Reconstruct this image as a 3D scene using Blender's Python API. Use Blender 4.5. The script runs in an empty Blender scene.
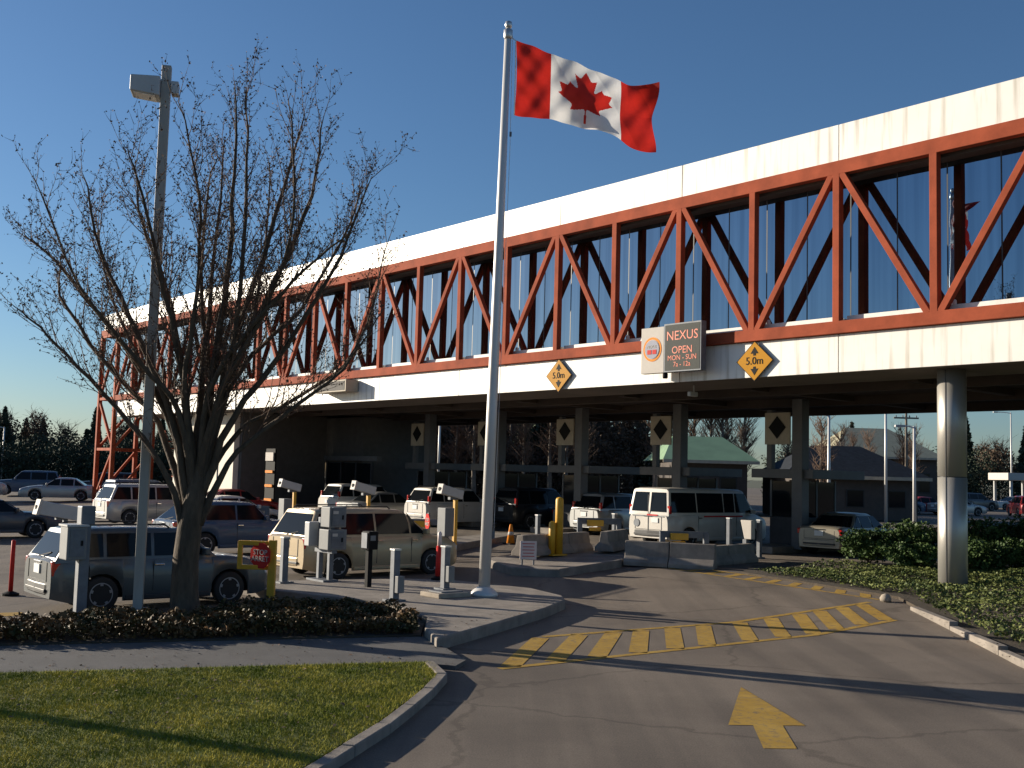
import bpy, bmesh, math, random
import numpy as np
from mathutils import Vector, Matrix
R = math.radians
random.seed(7); rng = np.random.default_rng(11)
sc = bpy.context.scene
col = sc.collection

# ------------------------------------------------------------------ camera, sky, sun, exposure
cam_d = bpy.data.cameras.new('camera'); cam = bpy.data.objects.new('camera', cam_d); col.objects.link(cam)
cam_d.sensor_fit = 'HORIZONTAL'; cam_d.sensor_width = 36.0; cam_d.lens = 1085.0 / 1024.0 * 36.0
cam_d.clip_start = 0.1; cam_d.clip_end = 6000
_p = R(4.694); _r = 0.0269
_fw = Vector((0, math.cos(_p), math.sin(_p))); _rt = Vector((1, 0, 0)); _up = _rt.cross(_fw)
_r2 = _rt * math.cos(_r) + _up * math.sin(_r); _u2 = _up * math.cos(_r) - _rt * math.sin(_r)
cam.matrix_world = Matrix(((_r2.x, _u2.x, -_fw.x, 0), (_r2.y, _u2.y, -_fw.y, 0), (_r2.z, _u2.z, -_fw.z, 2.5), (0, 0, 0, 1)))
sc.camera = cam
SUN_AZ = 67.0      # degrees left of straight ahead (+Y)
SUN_EL = 14.0
world = bpy.data.worlds.new('World'); sc.world = world; world.use_nodes = True
wn = world.node_tree.nodes; wl = world.node_tree.links
sky = wn.new('ShaderNodeTexSky'); sky.sky_type = 'NISHITA'; sky.sun_disc = False
sky.sun_elevation = R(SUN_EL); sky.sun_rotation = R(-SUN_AZ)
sky.air_density = 1.0; sky.dust_density = 0.4; sky.ozone_density = 5.0; sky.altitude = 0
bg = wn['Background']; bg.inputs['Strength'].default_value = 0.066
wl.new(sky.outputs['Color'], bg.inputs['Color'])
sun_d = bpy.data.lights.new('sun', 'SUN'); sun = bpy.data.objects.new('sun', sun_d); col.objects.link(sun)
sun_d.energy = 5.0; sun_d.angle = R(0.5); sun_d.color = (1.0, 0.89, 0.73)
_sd = Vector((-math.sin(R(SUN_AZ)) * math.cos(R(SUN_EL)), math.cos(R(SUN_AZ)) * math.cos(R(SUN_EL)), math.sin(R(SUN_EL))))
sun.rotation_euler = (-_sd).to_track_quat('-Z', 'Y').to_euler(); sun.location = _sd * 200
sc.view_settings.view_transform = 'Standard'; sc.view_settings.look = 'None'
sc.view_settings.gamma = 1.0; sc.view_settings.use_curve_mapping = False
sc.view_settings.exposure = 0.78

# ------------------------------------------------------------------ helpers
A = R(40.04)                                   # lanes run along N, the bridge runs along U
Nv = Vector((math.cos(A), math.sin(A), 0)); Uv = Vector((-math.sin(A), math.cos(A), 0))
def P(s, w, z=0.0): return Uv * s + Nv * w + Vector((0, 0, z))
def gz(x, y):
    """height of the paved ground: it ramps up by a third of a metre towards the booths"""
    return -0.33 * (1 - np.clip((x * Nv.x + y * Nv.y - 17.5) / 6.5, 0, 1))
def PG(s, w, z=0.0): p = P(s, w); return Vector((p.x, p.y, float(gz(p.x, p.y)) + z))

MATS = {}
def mat(name, c, rough=0.6, metal=0.0, vary=0.12, scale=3.0, bump=0.0, bscale=40.0, coat=0.0, c2=None, spec=0.5, detail=6.0, stretch=None, ramp=(0.35, 0.65)):
    if name in MATS: return MATS[name]
    m = bpy.data.materials.new(name); m.use_nodes = True; nt = m.node_tree; nd = nt.nodes; lk = nt.links
    b = nd['Principled BSDF']
    b.inputs['Roughness'].default_value = rough; b.inputs['Metallic'].default_value = metal
    b.inputs['Coat Weight'].default_value = coat; b.inputs['Coat Roughness'].default_value = 0.06
    b.inputs['Specular IOR Level'].default_value = spec
    tc = nd.new('ShaderNodeTexCoord'); mp = nd.new('ShaderNodeMapping'); lk.new(tc.outputs['Object'], mp.inputs['Vector'])
    if stretch: mp.inputs['Scale'].default_value = stretch
    nz = nd.new('ShaderNodeTexNoise'); nz.inputs['Scale'].default_value = scale; nz.inputs['Detail'].default_value = detail
    nz.inputs['Roughness'].default_value = 0.65
    lk.new(mp.outputs['Vector'], nz.inputs['Vector'])
    rp = nd.new('ShaderNodeValToRGB'); rp.color_ramp.elements[0].position = ramp[0]; rp.color_ramp.elements[1].position = ramp[1]
    ca = [max(0, v * (1 - vary)) for v in c]; cb = c2 if c2 else [min(1, v * (1 + vary)) for v in c]
    rp.color_ramp.elements[0].color = (*ca, 1); rp.color_ramp.elements[1].color = (*cb, 1)
    lk.new(nz.outputs['Fac'], rp.inputs['Fac']); lk.new(rp.outputs['Color'], b.inputs['Base Color'])
    if bump > 0:
        n2 = nd.new('ShaderNodeTexNoise'); n2.inputs['Scale'].default_value = bscale; n2.inputs['Detail'].default_value = 4
        lk.new(mp.outputs['Vector'], n2.inputs['Vector'])
        bm_ = nd.new('ShaderNodeBump'); bm_.inputs['Strength'].default_value = bump; bm_.inputs['Distance'].default_value = 0.02
        lk.new(n2.outputs['Fac'], bm_.inputs['Height']); lk.new(bm_.outputs['Normal'], b.inputs['Normal'])
    MATS[name] = m; return m

def emat(name, c, strength):
    m = bpy.data.materials.new(name); m.use_nodes = True; b = m.node_tree.nodes['Principled BSDF']
    b.inputs['Base Color'].default_value = (*c, 1); b.inputs['Emission Color'].default_value = (*c, 1)
    b.inputs['Emission Strength'].default_value = strength; b.inputs['Roughness'].default_value = 0.4
    MATS[name] = m; return m

class MB:
    def __init__(s): s.v = []; s.f = []
    def add(s, vs, fs):
        o = len(s.v); s.v += [tuple(v) for v in vs]; s.f += [tuple(i + o for i in f) for f in fs]; return s
    def box(s, c, d, rz=0.0):
        x, y, z = d[0] / 2, d[1] / 2, d[2] / 2; ca, sa = math.cos(rz), math.sin(rz)
        vs = []
        for k in (-z, z):
            for (i, j) in ((-x, -y), (x, -y), (x, y), (-x, y)):
                vs.append((c[0] + i * ca - j * sa, c[1] + i * sa + j * ca, c[2] + k))
        return s.add(vs, [(3, 2, 1, 0), (4, 5, 6, 7), (0, 1, 5, 4), (1, 2, 6, 5), (2, 3, 7, 6), (3, 0, 4, 7)])
    def beam(s, a, b, w, h, up=(0, 0, 1)):
        a = Vector(a); b = Vector(b); d = (b - a).normalized(); up = Vector(up)
        if abs(d.dot(up)) > 0.99: up = Vector((0, 1, 0))
        sd = d.cross(up).normalized(); u2 = sd.cross(d)
        vs = []
        for p in (a, b):
            for (i, j) in ((-1, -1), (1, -1), (1, 1), (-1, 1)): vs.append(p + sd * (i * w / 2) + u2 * (j * h / 2))
        return s.add(vs, [(3, 2, 1, 0), (4, 5, 6, 7), (0, 1, 5, 4), (1, 2, 6, 5), (2, 3, 7, 6), (3, 0, 4, 7)])
    def tube(s, pts, rad, n=8, caps=True):
        pts = [Vector(p) for p in pts]; o = len(s.v); m = len(pts)
        if not hasattr(rad, '__len__'): rad = [rad] * m
        ref = None
        for i, p in enumerate(pts):
            d = (pts[min(i + 1, m - 1)] - pts[max(i - 1, 0)])
            d = d.normalized() if d.length > 1e-9 else Vector((0, 0, 1))
            if ref is None: ref = Vector((1, 0, 0)) if abs(d.x) < 0.8 else Vector((0, 1, 0))
            x = (ref - d * ref.dot(d)).normalized(); y = d.cross(x); ref = x
            for k in range(n):
                t = 2 * math.pi * k / n; s.v.append(tuple(p + (x * math.cos(t) + y * math.sin(t)) * rad[i]))
        for i in range(m - 1):
            for k in range(n):
                k2 = (k + 1) % n; s.f.append((o + i * n + k, o + i * n + k2, o + (i + 1) * n + k2, o + (i + 1) * n + k))
        if caps:
            s.f.append(tuple(o + k for k in reversed(range(n)))); s.f.append(tuple(o + (m - 1) * n + k for k in range(n)))
        return s
    def lathe(s, prof, n=24, axis='z', c=(0, 0, 0), caps=True):
        o = len(s.v); m = len(prof)
        for (r, h) in prof:
            for k in range(n):
                t = 2 * math.pi * k / n; a, b = r * math.cos(t), r * math.sin(t)
                p = {'z': (a, b, h), 'y': (a, h, b), 'x': (h, a, b)}[axis]
                s.v.append((p[0] + c[0], p[1] + c[1], p[2] + c[2]))
        for i in range(m - 1):
            for k in range(n):
                k2 = (k + 1) % n; s.f.append((o + i * n + k, o + i * n + k2, o + (i + 1) * n + k2, o + (i + 1) * n + k))
        if caps: s.f.append(tuple(o + k for k in reversed(range(n)))); s.f.append(tuple(o + (m - 1) * n + k for k in range(n)))
        return s
    def prism(s, pts, d):
        """planar polygon (3D points) extruded by vector d"""
        n = len(pts); d = Vector(d); a = [Vector(p) for p in pts]; b = [p + d for p in a]
        return s.add(a + b, [tuple(reversed(range(n))), tuple(range(n, 2 * n))] + [(i, (i + 1) % n, n + (i + 1) % n, n + i) for i in range(n)])
    def build(s, name, m, parent=None, bevel=0.0, smooth=False, seg=2):
        me = bpy.data.meshes.new(name); me.from_pydata(s.v, [], s.f); me.update()
        bm = bmesh.new(); bm.from_mesh(me); bmesh.ops.recalc_face_normals(bm, faces=bm.faces); bm.to_mesh(me); bm.free()
        if smooth: me.polygons.foreach_set('use_smooth', [True] * len(me.polygons))
        return link(name, me, m, parent, bevel, seg)

def link(name, me, m, parent=None, bevel=0.0, seg=2):
    if not me.materials: me.materials.append(MATS[m] if isinstance(m, str) else m)
    o = bpy.data.objects.new(name, me); col.objects.link(o)
    if parent is not None: o.parent = parent
    if bevel > 0:
        b = o.modifiers.new('bevel', 'BEVEL'); b.width = bevel; b.segments = seg; b.limit_method = 'ANGLE'; b.angle_limit = R(40)
        b.harden_normals = False
    return o
def thing(name, label, cat, loc=(0, 0, 0), rz=0.0, group=None):
    o = bpy.data.objects.new(name, None); col.objects.link(o); o.empty_display_size = 0.3
    o.location = loc; o.rotation_euler = (0, 0, rz); return tag(o, label, cat, group)
def tag(o, label=None, cat=None, group=None, kind=None):
    if label: o['label'] = label
    if cat: o['category'] = cat
    if group: o['group'] = group
    if kind: o['kind'] = kind
    return o
def struct(o): o['kind'] = 'structure'; return o
def copy_tree(o, parent=None):
    c = o.copy(); col.objects.link(c)
    if parent is not None: c.parent = parent
    for ch in [x for x in bpy.data.objects if x.parent == o]: copy_tree(ch, c)
    return c
def arr_mesh(name, V, F):
    """V (n,3) float array, F (m,k) int array, k constant"""
    me = bpy.data.meshes.new(name); k = F.shape[1]
    me.vertices.add(len(V)); me.vertices.foreach_set('co', V.astype(np.float32).ravel())
    me.loops.add(F.size); me.loops.foreach_set('vertex_index', F.astype(np.int32).ravel())
    me.polygons.add(len(F)); me.polygons.foreach_set('loop_start', np.arange(0, F.size, k, dtype=np.int32))
    me.polygons.foreach_set('loop_total', np.full(len(F), k, dtype=np.int32)); me.update(calc_edges=True); me.validate(); return me
def leaf_mesh(name, pts, smin, smax, up=0.3, aspect=0.6):
    n = len(pts); nrm = rng.normal(size=(n, 3)); nrm[:, 2] = np.abs(nrm[:, 2]) + up; nrm /= np.linalg.norm(nrm, axis=1)[:, None]
    t = np.cross(nrm, rng.normal(size=(n, 3))); t /= np.linalg.norm(t, axis=1)[:, None]; b = np.cross(nrm, t)
    sz = rng.uniform(smin, smax, n)[:, None]; fold = nrm * sz * 0.18
    V = np.stack([pts - t * sz, pts - b * sz * aspect + fold, pts + t * sz, pts + b * sz * aspect + fold], 1).reshape(-1, 3)
    F = (np.arange(n)[:, None] * 4 + np.arange(4)[None, :])
    return arr_mesh(name, V, F)
def in_poly(x, y, poly):
    c = np.zeros(len(x), bool); n = len(poly); j = n - 1
    for i in range(n):
        xi, yi = poly[i][:2]; xj, yj = poly[j][:2]
        c ^= ((yi > y) != (yj > y)) & (x < (xj - xi) * (y - yi) / (yj - yi + 1e-12) + xi); j = i
    return c
def scatter(poly, n):
    xs = [p[0] for p in poly]; ys = [p[1] for p in poly]
    x = rng.uniform(min(xs), max(xs), n * 2); y = rng.uniform(min(ys), max(ys), n * 2); k = in_poly(x, y, poly)
    return x[k][:n], y[k][:n]
def slab(name, poly, z0, z1, m, parent=None, bevel=0.0):
    n = len(poly); b = [(p[0], p[1], float(gz(p[0], p[1])) + z0) for p in poly]; t = [(p[0], p[1], float(gz(p[0], p[1])) + z1) for p in poly]
    return MB().add(b + t, [tuple(reversed(range(n))), tuple(range(n, 2 * n))] + [(i, (i + 1) % n, n + (i + 1) % n, n + i) for i in range(n)]).build(name, m, parent, bevel)
def offset_line(pts, d):
    """offset an open polyline to its left by d"""
    out = []
    for i, p in enumerate(pts):
        a = Vector(pts[max(i - 1, 0)][:2]); b = Vector(pts[min(i + 1, len(pts) - 1)][:2]); t = (b - a).normalized()
        out.append((p[0] - t.y * d, p[1] + t.x * d))
    return out
def kerb(name, pts, width, z1, m, seglen=1.2, label=None):
    """a kerb of separate stones laid along an open polyline"""
    root = thing(name, label, 'kerb', (pts[0][0], pts[0][1], 0)); bx, by = pts[0][0], pts[0][1]
    P2 = [Vector(p[:2]) for p in pts]
    dist = [0.0]
    for i in range(1, len(P2)): dist.append(dist[-1] + (P2[i] - P2[i - 1]).length)
    def at(d):
        for i in range(1, len(P2)):
            if d <= dist[i] + 1e-9:
                t = (d - dist[i - 1]) / (dist[i] - dist[i - 1]); return P2[i - 1].lerp(P2[i], t), (P2[i] - P2[i - 1]).normalized()
        return P2[-1], (P2[-1] - P2[-2]).normalized()
    n = max(1, round(dist[-1] / seglen)); L = dist[-1] / n
    for k in range(n):
        a, ta = at(k * L + 0.008); b, tb = at((k + 1) * L - 0.008); dz = random.uniform(-0.008, 0.008)
        na = Vector((-ta.y, ta.x)); nb = Vector((-tb.y, tb.x))
        q = [a, b, b + nb * width, a + na * width]
        zg = float(gz((a.x + b.x) / 2, (a.y + b.y) / 2)); MB().prism([(v.x - bx, v.y - by, zg - 0.1) for v in q], (0, 0, z1 + dz + 0.1)).build('kerb_stone', m, root, 0.015)
    return root
def text_mesh(body, size, extrude=0.004):
    cu = bpy.data.curves.new('lettering', 'FONT'); cu.body = body; cu.size = size; cu.extrude = extrude; cu.align_x = 'CENTER'; cu.align_y = 'CENTER'
    cu.resolution_u = 3
    o = bpy.data.objects.new('lettering_tmp', cu); col.objects.link(o); dg = bpy.context.evaluated_depsgraph_get()
    me = bpy.data.meshes.new_from_object(o.evaluated_get(dg)); bpy.data.objects.remove(o); bpy.data.curves.remove(cu)
    me.name = 'lettering'; me.materials.clear(); return me

# ------------------------------------------------------------------ materials
def worn_surface(name, base, dark, light, crack=True, paint=None):
    m = bpy.data.materials.new(name); m.use_nodes = True; nt = m.node_tree; nd = nt.nodes; lk = nt.links; b = nd['Principled BSDF']
    b.inputs['Roughness'].default_value = 0.85; b.inputs['Specular IOR Level'].default_value = 0.3
    ge = nd.new('ShaderNodeNewGeometry')
    def noise(sc_, det, ro=0.6, vec=None, st=None):
        n = nd.new('ShaderNodeTexNoise'); n.inputs['Scale'].default_value = sc_; n.inputs['Detail'].default_value = det; n.inputs['Roughness'].default_value = ro
        if st:
            mp = nd.new('ShaderNodeMapping'); mp.inputs['Rotation'].default_value = (0, 0, st[0]); mp.inputs['Scale'].default_value = st[1]; lk.new(ge.outputs['Position'], mp.inputs['Vector']); lk.new(mp.outputs['Vector'], n.inputs['Vector'])
        else: lk.new(ge.outputs['Position'], n.inputs['Vector'])
        return n
    def ramp(src_, p0, c0, p1, c1):
        r = nd.new('ShaderNodeValToRGB'); r.color_ramp.elements[0].position = p0; r.color_ramp.elements[1].position = p1; r.color_ramp.elements[0].color = (*c0, 1); r.color_ramp.elements[1].color = (*c1, 1); lk.new(src_, r.inputs['Fac']); return r.outputs['Color']
    def mix(fac, a, b_, mode='MIX', f=None):
        x = nd.new('ShaderNodeMix'); x.data_type = 'RGBA'; x.blend_type = mode
        if f is not None: x.inputs['Factor'].default_value = f
        else: lk.new(fac, x.inputs['Factor'])
        lk.new(a, x.inputs['A']); lk.new(b_, x.inputs['B']); return x.outputs['Result']
    big = ramp(noise(0.35, 5).outputs['Fac'], 0.35, dark, 0.68, light)
    fine = ramp(noise(55, 3, 0.8).outputs['Fac'], 0.3, (0.55, 0.55, 0.55), 0.72, (1.4, 1.38, 1.32)); c = mix(None, big, fine, 'MULTIPLY', 0.75)
    trk = ramp(noise(1.0, 4, 0.5, None, (R(-8), (1.6, 0.06, 1))).outputs['Fac'], 0.42, (0.72, 0.72, 0.73), 0.6, (1.08, 1.07, 1.05)); c = mix(None, c, trk, 'MULTIPLY', 0.7)
    st = ramp(noise(1.7, 6, 0.7).outputs['Fac'], 0.68, (1, 1, 1), 0.74, (0.55, 0.54, 0.53)); c = mix(None, c, st, 'MULTIPLY', 0.8)
    if crack:
        vo = nd.new('ShaderNodeTexVoronoi'); vo.feature = 'DISTANCE_TO_EDGE'; vo.inputs['Scale'].default_value = 0.22
        wp = noise(1.3, 5); ad = nd.new('ShaderNodeMix'); ad.data_type = 'RGBA'; ad.blend_type = 'LINEAR_LIGHT'; ad.inputs['Factor'].default_value = 0.35; lk.new(ge.outputs['Position'], ad.inputs['A']); lk.new(wp.outputs['Color'], ad.inputs['B']); lk.new(ad.outputs['Result'], vo.inputs['Vector'])
        cr = ramp(vo.outputs['Distance'], 0.004, (0.35, 0.34, 0.33), 0.012, (1, 1, 1)); c = mix(None, c, cr, 'MULTIPLY', 0.4)
    if paint:
        w1 = noise(9, 9, 0.75); wf = ramp(w1.outputs['Fac'], 0.5, (0, 0, 0), 0.66, (0.85, 0.85, 0.85)); pc = ramp(noise(2.2, 5).outputs['Fac'], 0.3, paint[0], 0.7, paint[1]); c = mix(wf, pc, c)
    lk.new(c, b.inputs['Base Color'])
    bp = nd.new('ShaderNodeBump'); bp.inputs['Strength'].default_value = 0.5; bp.inputs['Distance'].default_value = 0.008; lk.new(noise(70, 3).outputs['Fac'], bp.inputs['Height']); lk.new(bp.outputs['Normal'], b.inputs['Normal'])
    MATS[name] = m
worn_surface('asphalt', None, (0.14, 0.115, 0.094), (0.205, 0.17, 0.138))
mat('ground', (0.07, 0.075, 0.04), 0.95, vary=0.35, scale=0.15, bump=0.3, bscale=8)
mat('path', (0.095, 0.09, 0.085), 0.85, vary=0.15, scale=2.0, bump=0.25, bscale=90)
mat('concrete', (0.32, 0.27, 0.21), 0.85, vary=0.22, scale=2.5, bump=0.3, bscale=60)
mat('concrete_dark', (0.22, 0.19, 0.16), 0.88, vary=0.25, scale=2.0, bump=0.3, bscale=50)
mat('soil', (0.06, 0.045, 0.03), 0.95, vary=0.3, scale=4, bump=0.6, bscale=25)
mat('turf', (0.1, 0.12, 0.015), 0.95, vary=0.35, scale=1.2, bump=0.5, bscale=40)
mat('grass', (0.19, 0.24, 0.018), 0.9, vary=0.4, scale=1.1, c2=(0.4, 0.35, 0.06), detail=3, spec=0.1)
worn_surface('paint_yellow', None, (0.12, 0.1, 0.08), (0.17, 0.14, 0.11), False, ((0.32, 0.185, 0.022), (0.43, 0.27, 0.05)))
mat('truss_red', (0.3, 0.066, 0.03), 0.8, vary=0.2, scale=1.3, bump=0.08, spec=0.15)
mat('tower_red', (0.34, 0.07, 0.026), 0.75, vary=0.25, scale=1.5, spec=0.15)
mat('glass_frame', (0.03, 0.03, 0.035), 0.5)
mat('sill_white', (0.75, 0.72, 0.66), 0.6, vary=0.1)
mat('eave', (0.06, 0.04, 0.03), 0.7)
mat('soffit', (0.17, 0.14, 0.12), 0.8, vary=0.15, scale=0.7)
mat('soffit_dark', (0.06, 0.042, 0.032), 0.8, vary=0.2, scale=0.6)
mat('steel', (0.55, 0.54, 0.52), 0.38, metal=0.75, vary=0.08, scale=2)
mat('column_metal', (0.45, 0.43, 0.39), 0.42, metal=0.55, vary=0.08, scale=1.2, stretch=(1, 1, 0.2))
mat('pole_white', (0.62, 0.6, 0.57), 0.45, metal=0.2, vary=0.08, scale=3, stretch=(1, 1, 0.15))
mat('post_grey', (0.34, 0.32, 0.285), 0.55, vary=0.15, scale=3, stretch=(1, 1, 0.15), spec=0.3)
mat('galv', (0.14, 0.15, 0.165), 0.6, metal=0.3, vary=0.15, scale=6)
mat('cabinet', (0.17, 0.175, 0.175), 0.6, metal=0.0, vary=0.1, scale=3)
mat('cam_white', (0.45, 0.45, 0.44), 0.45, vary=0.06)
mat('safety_yellow', (0.62, 0.33, 0.02), 0.5, vary=0.15, scale=3)
mat('sign_yellow', (0.46, 0.21, 0.006), 0.45, vary=0.05, spec=0.08)
mat('sign_orange', (0.75, 0.25, 0.03), 0.5, vary=0.05, spec=0.08)
mat('sign_red', (0.55, 0.035, 0.03), 0.45, vary=0.05, spec=0.08)
mat('sign_white', (0.52, 0.48, 0.43), 0.5, vary=0.04, spec=0.08)
mat('sign_pink', (0.74, 0.6, 0.54), 0.5, vary=0.06)
mat('black', (0.008, 0.008, 0.008), 0.7, spec=0.15)
mat('led_panel', (0.06, 0.064, 0.058), 0.45, vary=0.1, scale=20, spec=0.08)
mat('emblem_blue', (0.12, 0.13, 0.2), 0.5)
emat('led', (0.6, 0.12, 0.05), 0.1)
mat('booth', (0.04, 0.04, 0.043), 0.6, vary=0.15)
mat('booth_trim', (0.11, 0.108, 0.108), 0.6, vary=0.1)
mat('panel_tan', (0.42, 0.36, 0.27), 0.7, vary=0.1)
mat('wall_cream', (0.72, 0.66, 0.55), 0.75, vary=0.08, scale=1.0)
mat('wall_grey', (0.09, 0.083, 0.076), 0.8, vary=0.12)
mat('bark', (0.08, 0.058, 0.038), 0.9, vary=0.35, scale=9, bump=0.8, bscale=30, stretch=(1, 1, 0.25))
mat('twig', (0.13, 0.08, 0.052), 0.9, vary=0.3, scale=3)
mat('far_bark', (0.16, 0.13, 0.1), 0.9, vary=0.3, scale=2)
mat('far_conifer', (0.035, 0.05, 0.028), 0.9, vary=0.4, scale=0.6)
mat('far_brown', (0.1, 0.065, 0.04), 0.9, vary=0.35, scale=0.5)
mat('hedge_leaf', (0.05, 0.06, 0.018), 0.6, vary=0.35, scale=2.2, c2=(0.16, 0.085, 0.035), detail=4, spec=0.22)
mat('ivy_leaf', (0.06, 0.1, 0.025), 0.6, vary=0.4, scale=1.2, c2=(0.19, 0.21, 0.065), detail=4, spec=0.22)
mat('bush_leaf', (0.035, 0.075, 0.022), 0.55, vary=0.4, scale=1.5, c2=(0.09, 0.14, 0.04), detail=4, spec=0.22)
mat('flag_red', (0.5, 0.022, 0.014), 0.75, vary=0.07, scale=6, bump=0.15, bscale=200)
mat('flag_white', (0.75, 0.74, 0.72), 0.75, vary=0.04, scale=6, bump=0.15, bscale=200)
for _m in ('flag_red', 'flag_white'):   # thin cloth lets some light through
    nt = MATS[_m].node_tree; b = nt.nodes['Principled BSDF']; tr = nt.nodes.new('ShaderNodeBsdfTranslucent'); mx = nt.nodes.new('ShaderNodeMixShader')
    src = b.inputs['Base Color'].links[0].from_socket; nt.links.new(src, tr.inputs['Color']); mx.inputs['Fac'].default_value = 0.35
    nt.links.new(b.outputs[0], mx.inputs[1]); nt.links.new(tr.outputs[0], mx.inputs[2]); nt.links.new(mx.outputs[0], nt.nodes['Material Output'].inputs['Surface'])
mat('tyre', (0.018, 0.018, 0.018), 0.85)
mat('rim', (0.28, 0.28, 0.29), 0.45, metal=0.3, vary=0.05)
mat('underbody', (0.012, 0.012, 0.013), 0.9)
mat('trim_black', (0.02, 0.02, 0.022), 0.55)
mat('chrome', (0.75, 0.75, 0.75), 0.12, metal=1.0, vary=0.02)
mat('lamp_clear', (0.7, 0.7, 0.68), 0.15, vary=0.05, coat=0.6)
mat('lamp_red', (0.45, 0.012, 0.01), 0.2, vary=0.05, coat=0.6)
mat('plate', (0.7, 0.7, 0.68), 0.5, vary=0.06, scale=30)
mat('car_glass', (0.008, 0.01, 0.012), 0.05, vary=0.05, coat=0.0, spec=0.18)
mat('roof_green', (0.19, 0.3, 0.17), 0.6, vary=0.12, scale=0.5)
mat('roof_slate', (0.03, 0.034, 0.04), 0.85, vary=0.2, spec=0.1)
mat('roof_tan', (0.36, 0.33, 0.22), 0.75, vary=0.1)
mat('wall_far', (0.075, 0.062, 0.054), 0.85)
# white metal cladding with rain streaks running down from the top edge
def cladding(name):
    m = mat(name, (0.8, 0.77, 0.71), 0.45, vary=0.05, scale=0.6)
    nt = m.node_tree; nd = nt.nodes; lk = nt.links; b = nd['Principled BSDF']; base = b.inputs['Base Color'].links[0].from_socket
    tc = nd.new('ShaderNodeTexCoord'); mp = nd.new('ShaderNodeMapping'); mp.inputs['Scale'].default_value = (1, 3.2, 0.22); lk.new(tc.outputs['Object'], mp.inputs['Vector'])
    nz = nd.new('ShaderNodeTexNoise'); nz.inputs['Scale'].default_value = 1.6; nz.inputs['Detail'].default_value = 7; lk.new(mp.outputs['Vector'], nz.inputs['Vector'])
    rp = nd.new('ShaderNodeValToRGB'); rp.color_ramp.elements[0].position = 0.52; rp.color_ramp.elements[1].position = 0.72
    rp.color_ramp.elements[0].color = (0, 0, 0, 1); rp.color_ramp.elements[1].color = (0.7, 0.7, 0.7, 1); lk.new(nz.outputs['Fac'], rp.inputs['Fac'])
    mx = nd.new('ShaderNodeMix'); mx.data_type = 'RGBA'; mx.inputs['B'].default_value = (0.36, 0.31, 0.23, 1)
    lk.new(rp.outputs['Color'], mx.inputs['Factor']); lk.new(base, mx.inputs['A']); lk.new(mx.outputs['Result'], b.inputs['Base Color'])
cladding('cladding')
# coated solar glass of the walkway: strong mirror, blue-grey
def solar_glass():
    m = bpy.data.materials.new('solar_glass'); m.use_nodes = True; nt = m.node_tree; nd = nt.nodes; b = nd['Principled BSDF']
    b.inputs['Base Color'].default_value = (0.4, 0.49, 0.58, 1); b.inputs['Metallic'].default_value = 1.0; b.inputs['Roughness'].default_value = 0.03
    t2 = nd.new('ShaderNodeTexCoord'); mp = nd.new('ShaderNodeMapping'); mp.inputs['Scale'].default_value = (1, 5.0, 0.12); nt.links.new(t2.outputs['Object'], mp.inputs['Vector'])
    n3 = nd.new('ShaderNodeTexNoise'); n3.inputs['Scale'].default_value = 1.2; n3.inputs['Detail'].default_value = 5; nt.links.new(mp.outputs['Vector'], n3.inputs['Vector'])
    rp = nd.new('ShaderNodeValToRGB'); rp.color_ramp.elements[0].position = 0.35; rp.color_ramp.elements[1].position = 0.7
    rp.color_ramp.elements[0].color = (0.18, 0.235, 0.295, 1); rp.color_ramp.elements[1].color = (0.235, 0.3, 0.365, 1)
    nt.links.new(n3.outputs['Fac'], rp.inputs['Fac']); nt.links.new(rp.outputs['Color'], b.inputs['Base Color'])
    b.inputs['Roughness'].default_value = 0.012
    nz = nd.new('ShaderNodeTexNoise'); nz.inputs['Scale'].default_value = 0.7; tc = nd.new('ShaderNodeTexCoord'); nt.links.new(tc.outputs['Object'], nz.inputs['Vector'])
    bp = nd.new('ShaderNodeBump'); bp.inputs['Strength'].default_value = 0.035; bp.inputs['Distance'].default_value = 0.1
    nt.links.new(nz.outputs['Fac'], bp.inputs['Height']); nt.links.new(bp.outputs['Normal'], b.inputs['Normal']); MATS['solar_glass'] = m
solar_glass()
def paint(name, c, metal=0.2, rough=0.38):
    return mat(name, c, rough, metal=metal, vary=0.05, scale=2, coat=0.35)

# ------------------------------------------------------------------ the setting: ground, road, lawn, path, beds
struct(MB().add([(-2500, -300, -0.6), (2500, -300, -0.6), (2500, 4500, -0.6), (-2500, 4500, -0.6)], [(0, 1, 2, 3)]).build('ground', 'ground'))
_rv = []; _ws = [-70, 10, 17.5, 20.75, 24, 40, 90, 260]; _ss = [-170, -60, 0, 30, 60, 120, 260]
for w_ in _ws:
    for s_ in _ss: _rv.append(tuple(PG(s_, w_)))
_q = len(_ss); struct(MB().add(_rv, [(i * _q + j, (i + 1) * _q + j, (i + 1) * _q + j + 1, i * _q + j + 1) for i in range(len(_ws) - 1) for j in range(_q - 1)]).build('road', 'asphalt'))
lawn_k = [(-1.98, 7.92), (-1.75, 9.74), (-1.47, 10.87), (-1.19, 12.00), (-0.93, 13.47), (-0.75, 14.72), (-0.82, 15.57)]
lawn_poly = [(-24.90, 8.77), (-24.90, 2.26), (-2.72, 2.26), (-2.32, 5.66)] + [(x - 0.02, y) for x, y in lawn_k] + [(-1.13, 15.87), (-3.74, 15.08), (-6.51, 14.22), (-13.58, 12.06)]
_lp = [(x - 0.16, y) if i in range(4, 11) else (x, y) for i, (x, y) in enumerate(lawn_poly)]
struct(slab('lawn', _lp, -0.05, 0.10, 'turf'))
kerb('lawn_kerb', [(-2.4, 2.0), (-2.32, 5.66)] + lawn_k + [(-1.02, 15.85)], 0.15, 0.115, 'concrete_dark', 1.0, 'curved concrete kerb round the lawn at lower left')
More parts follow.
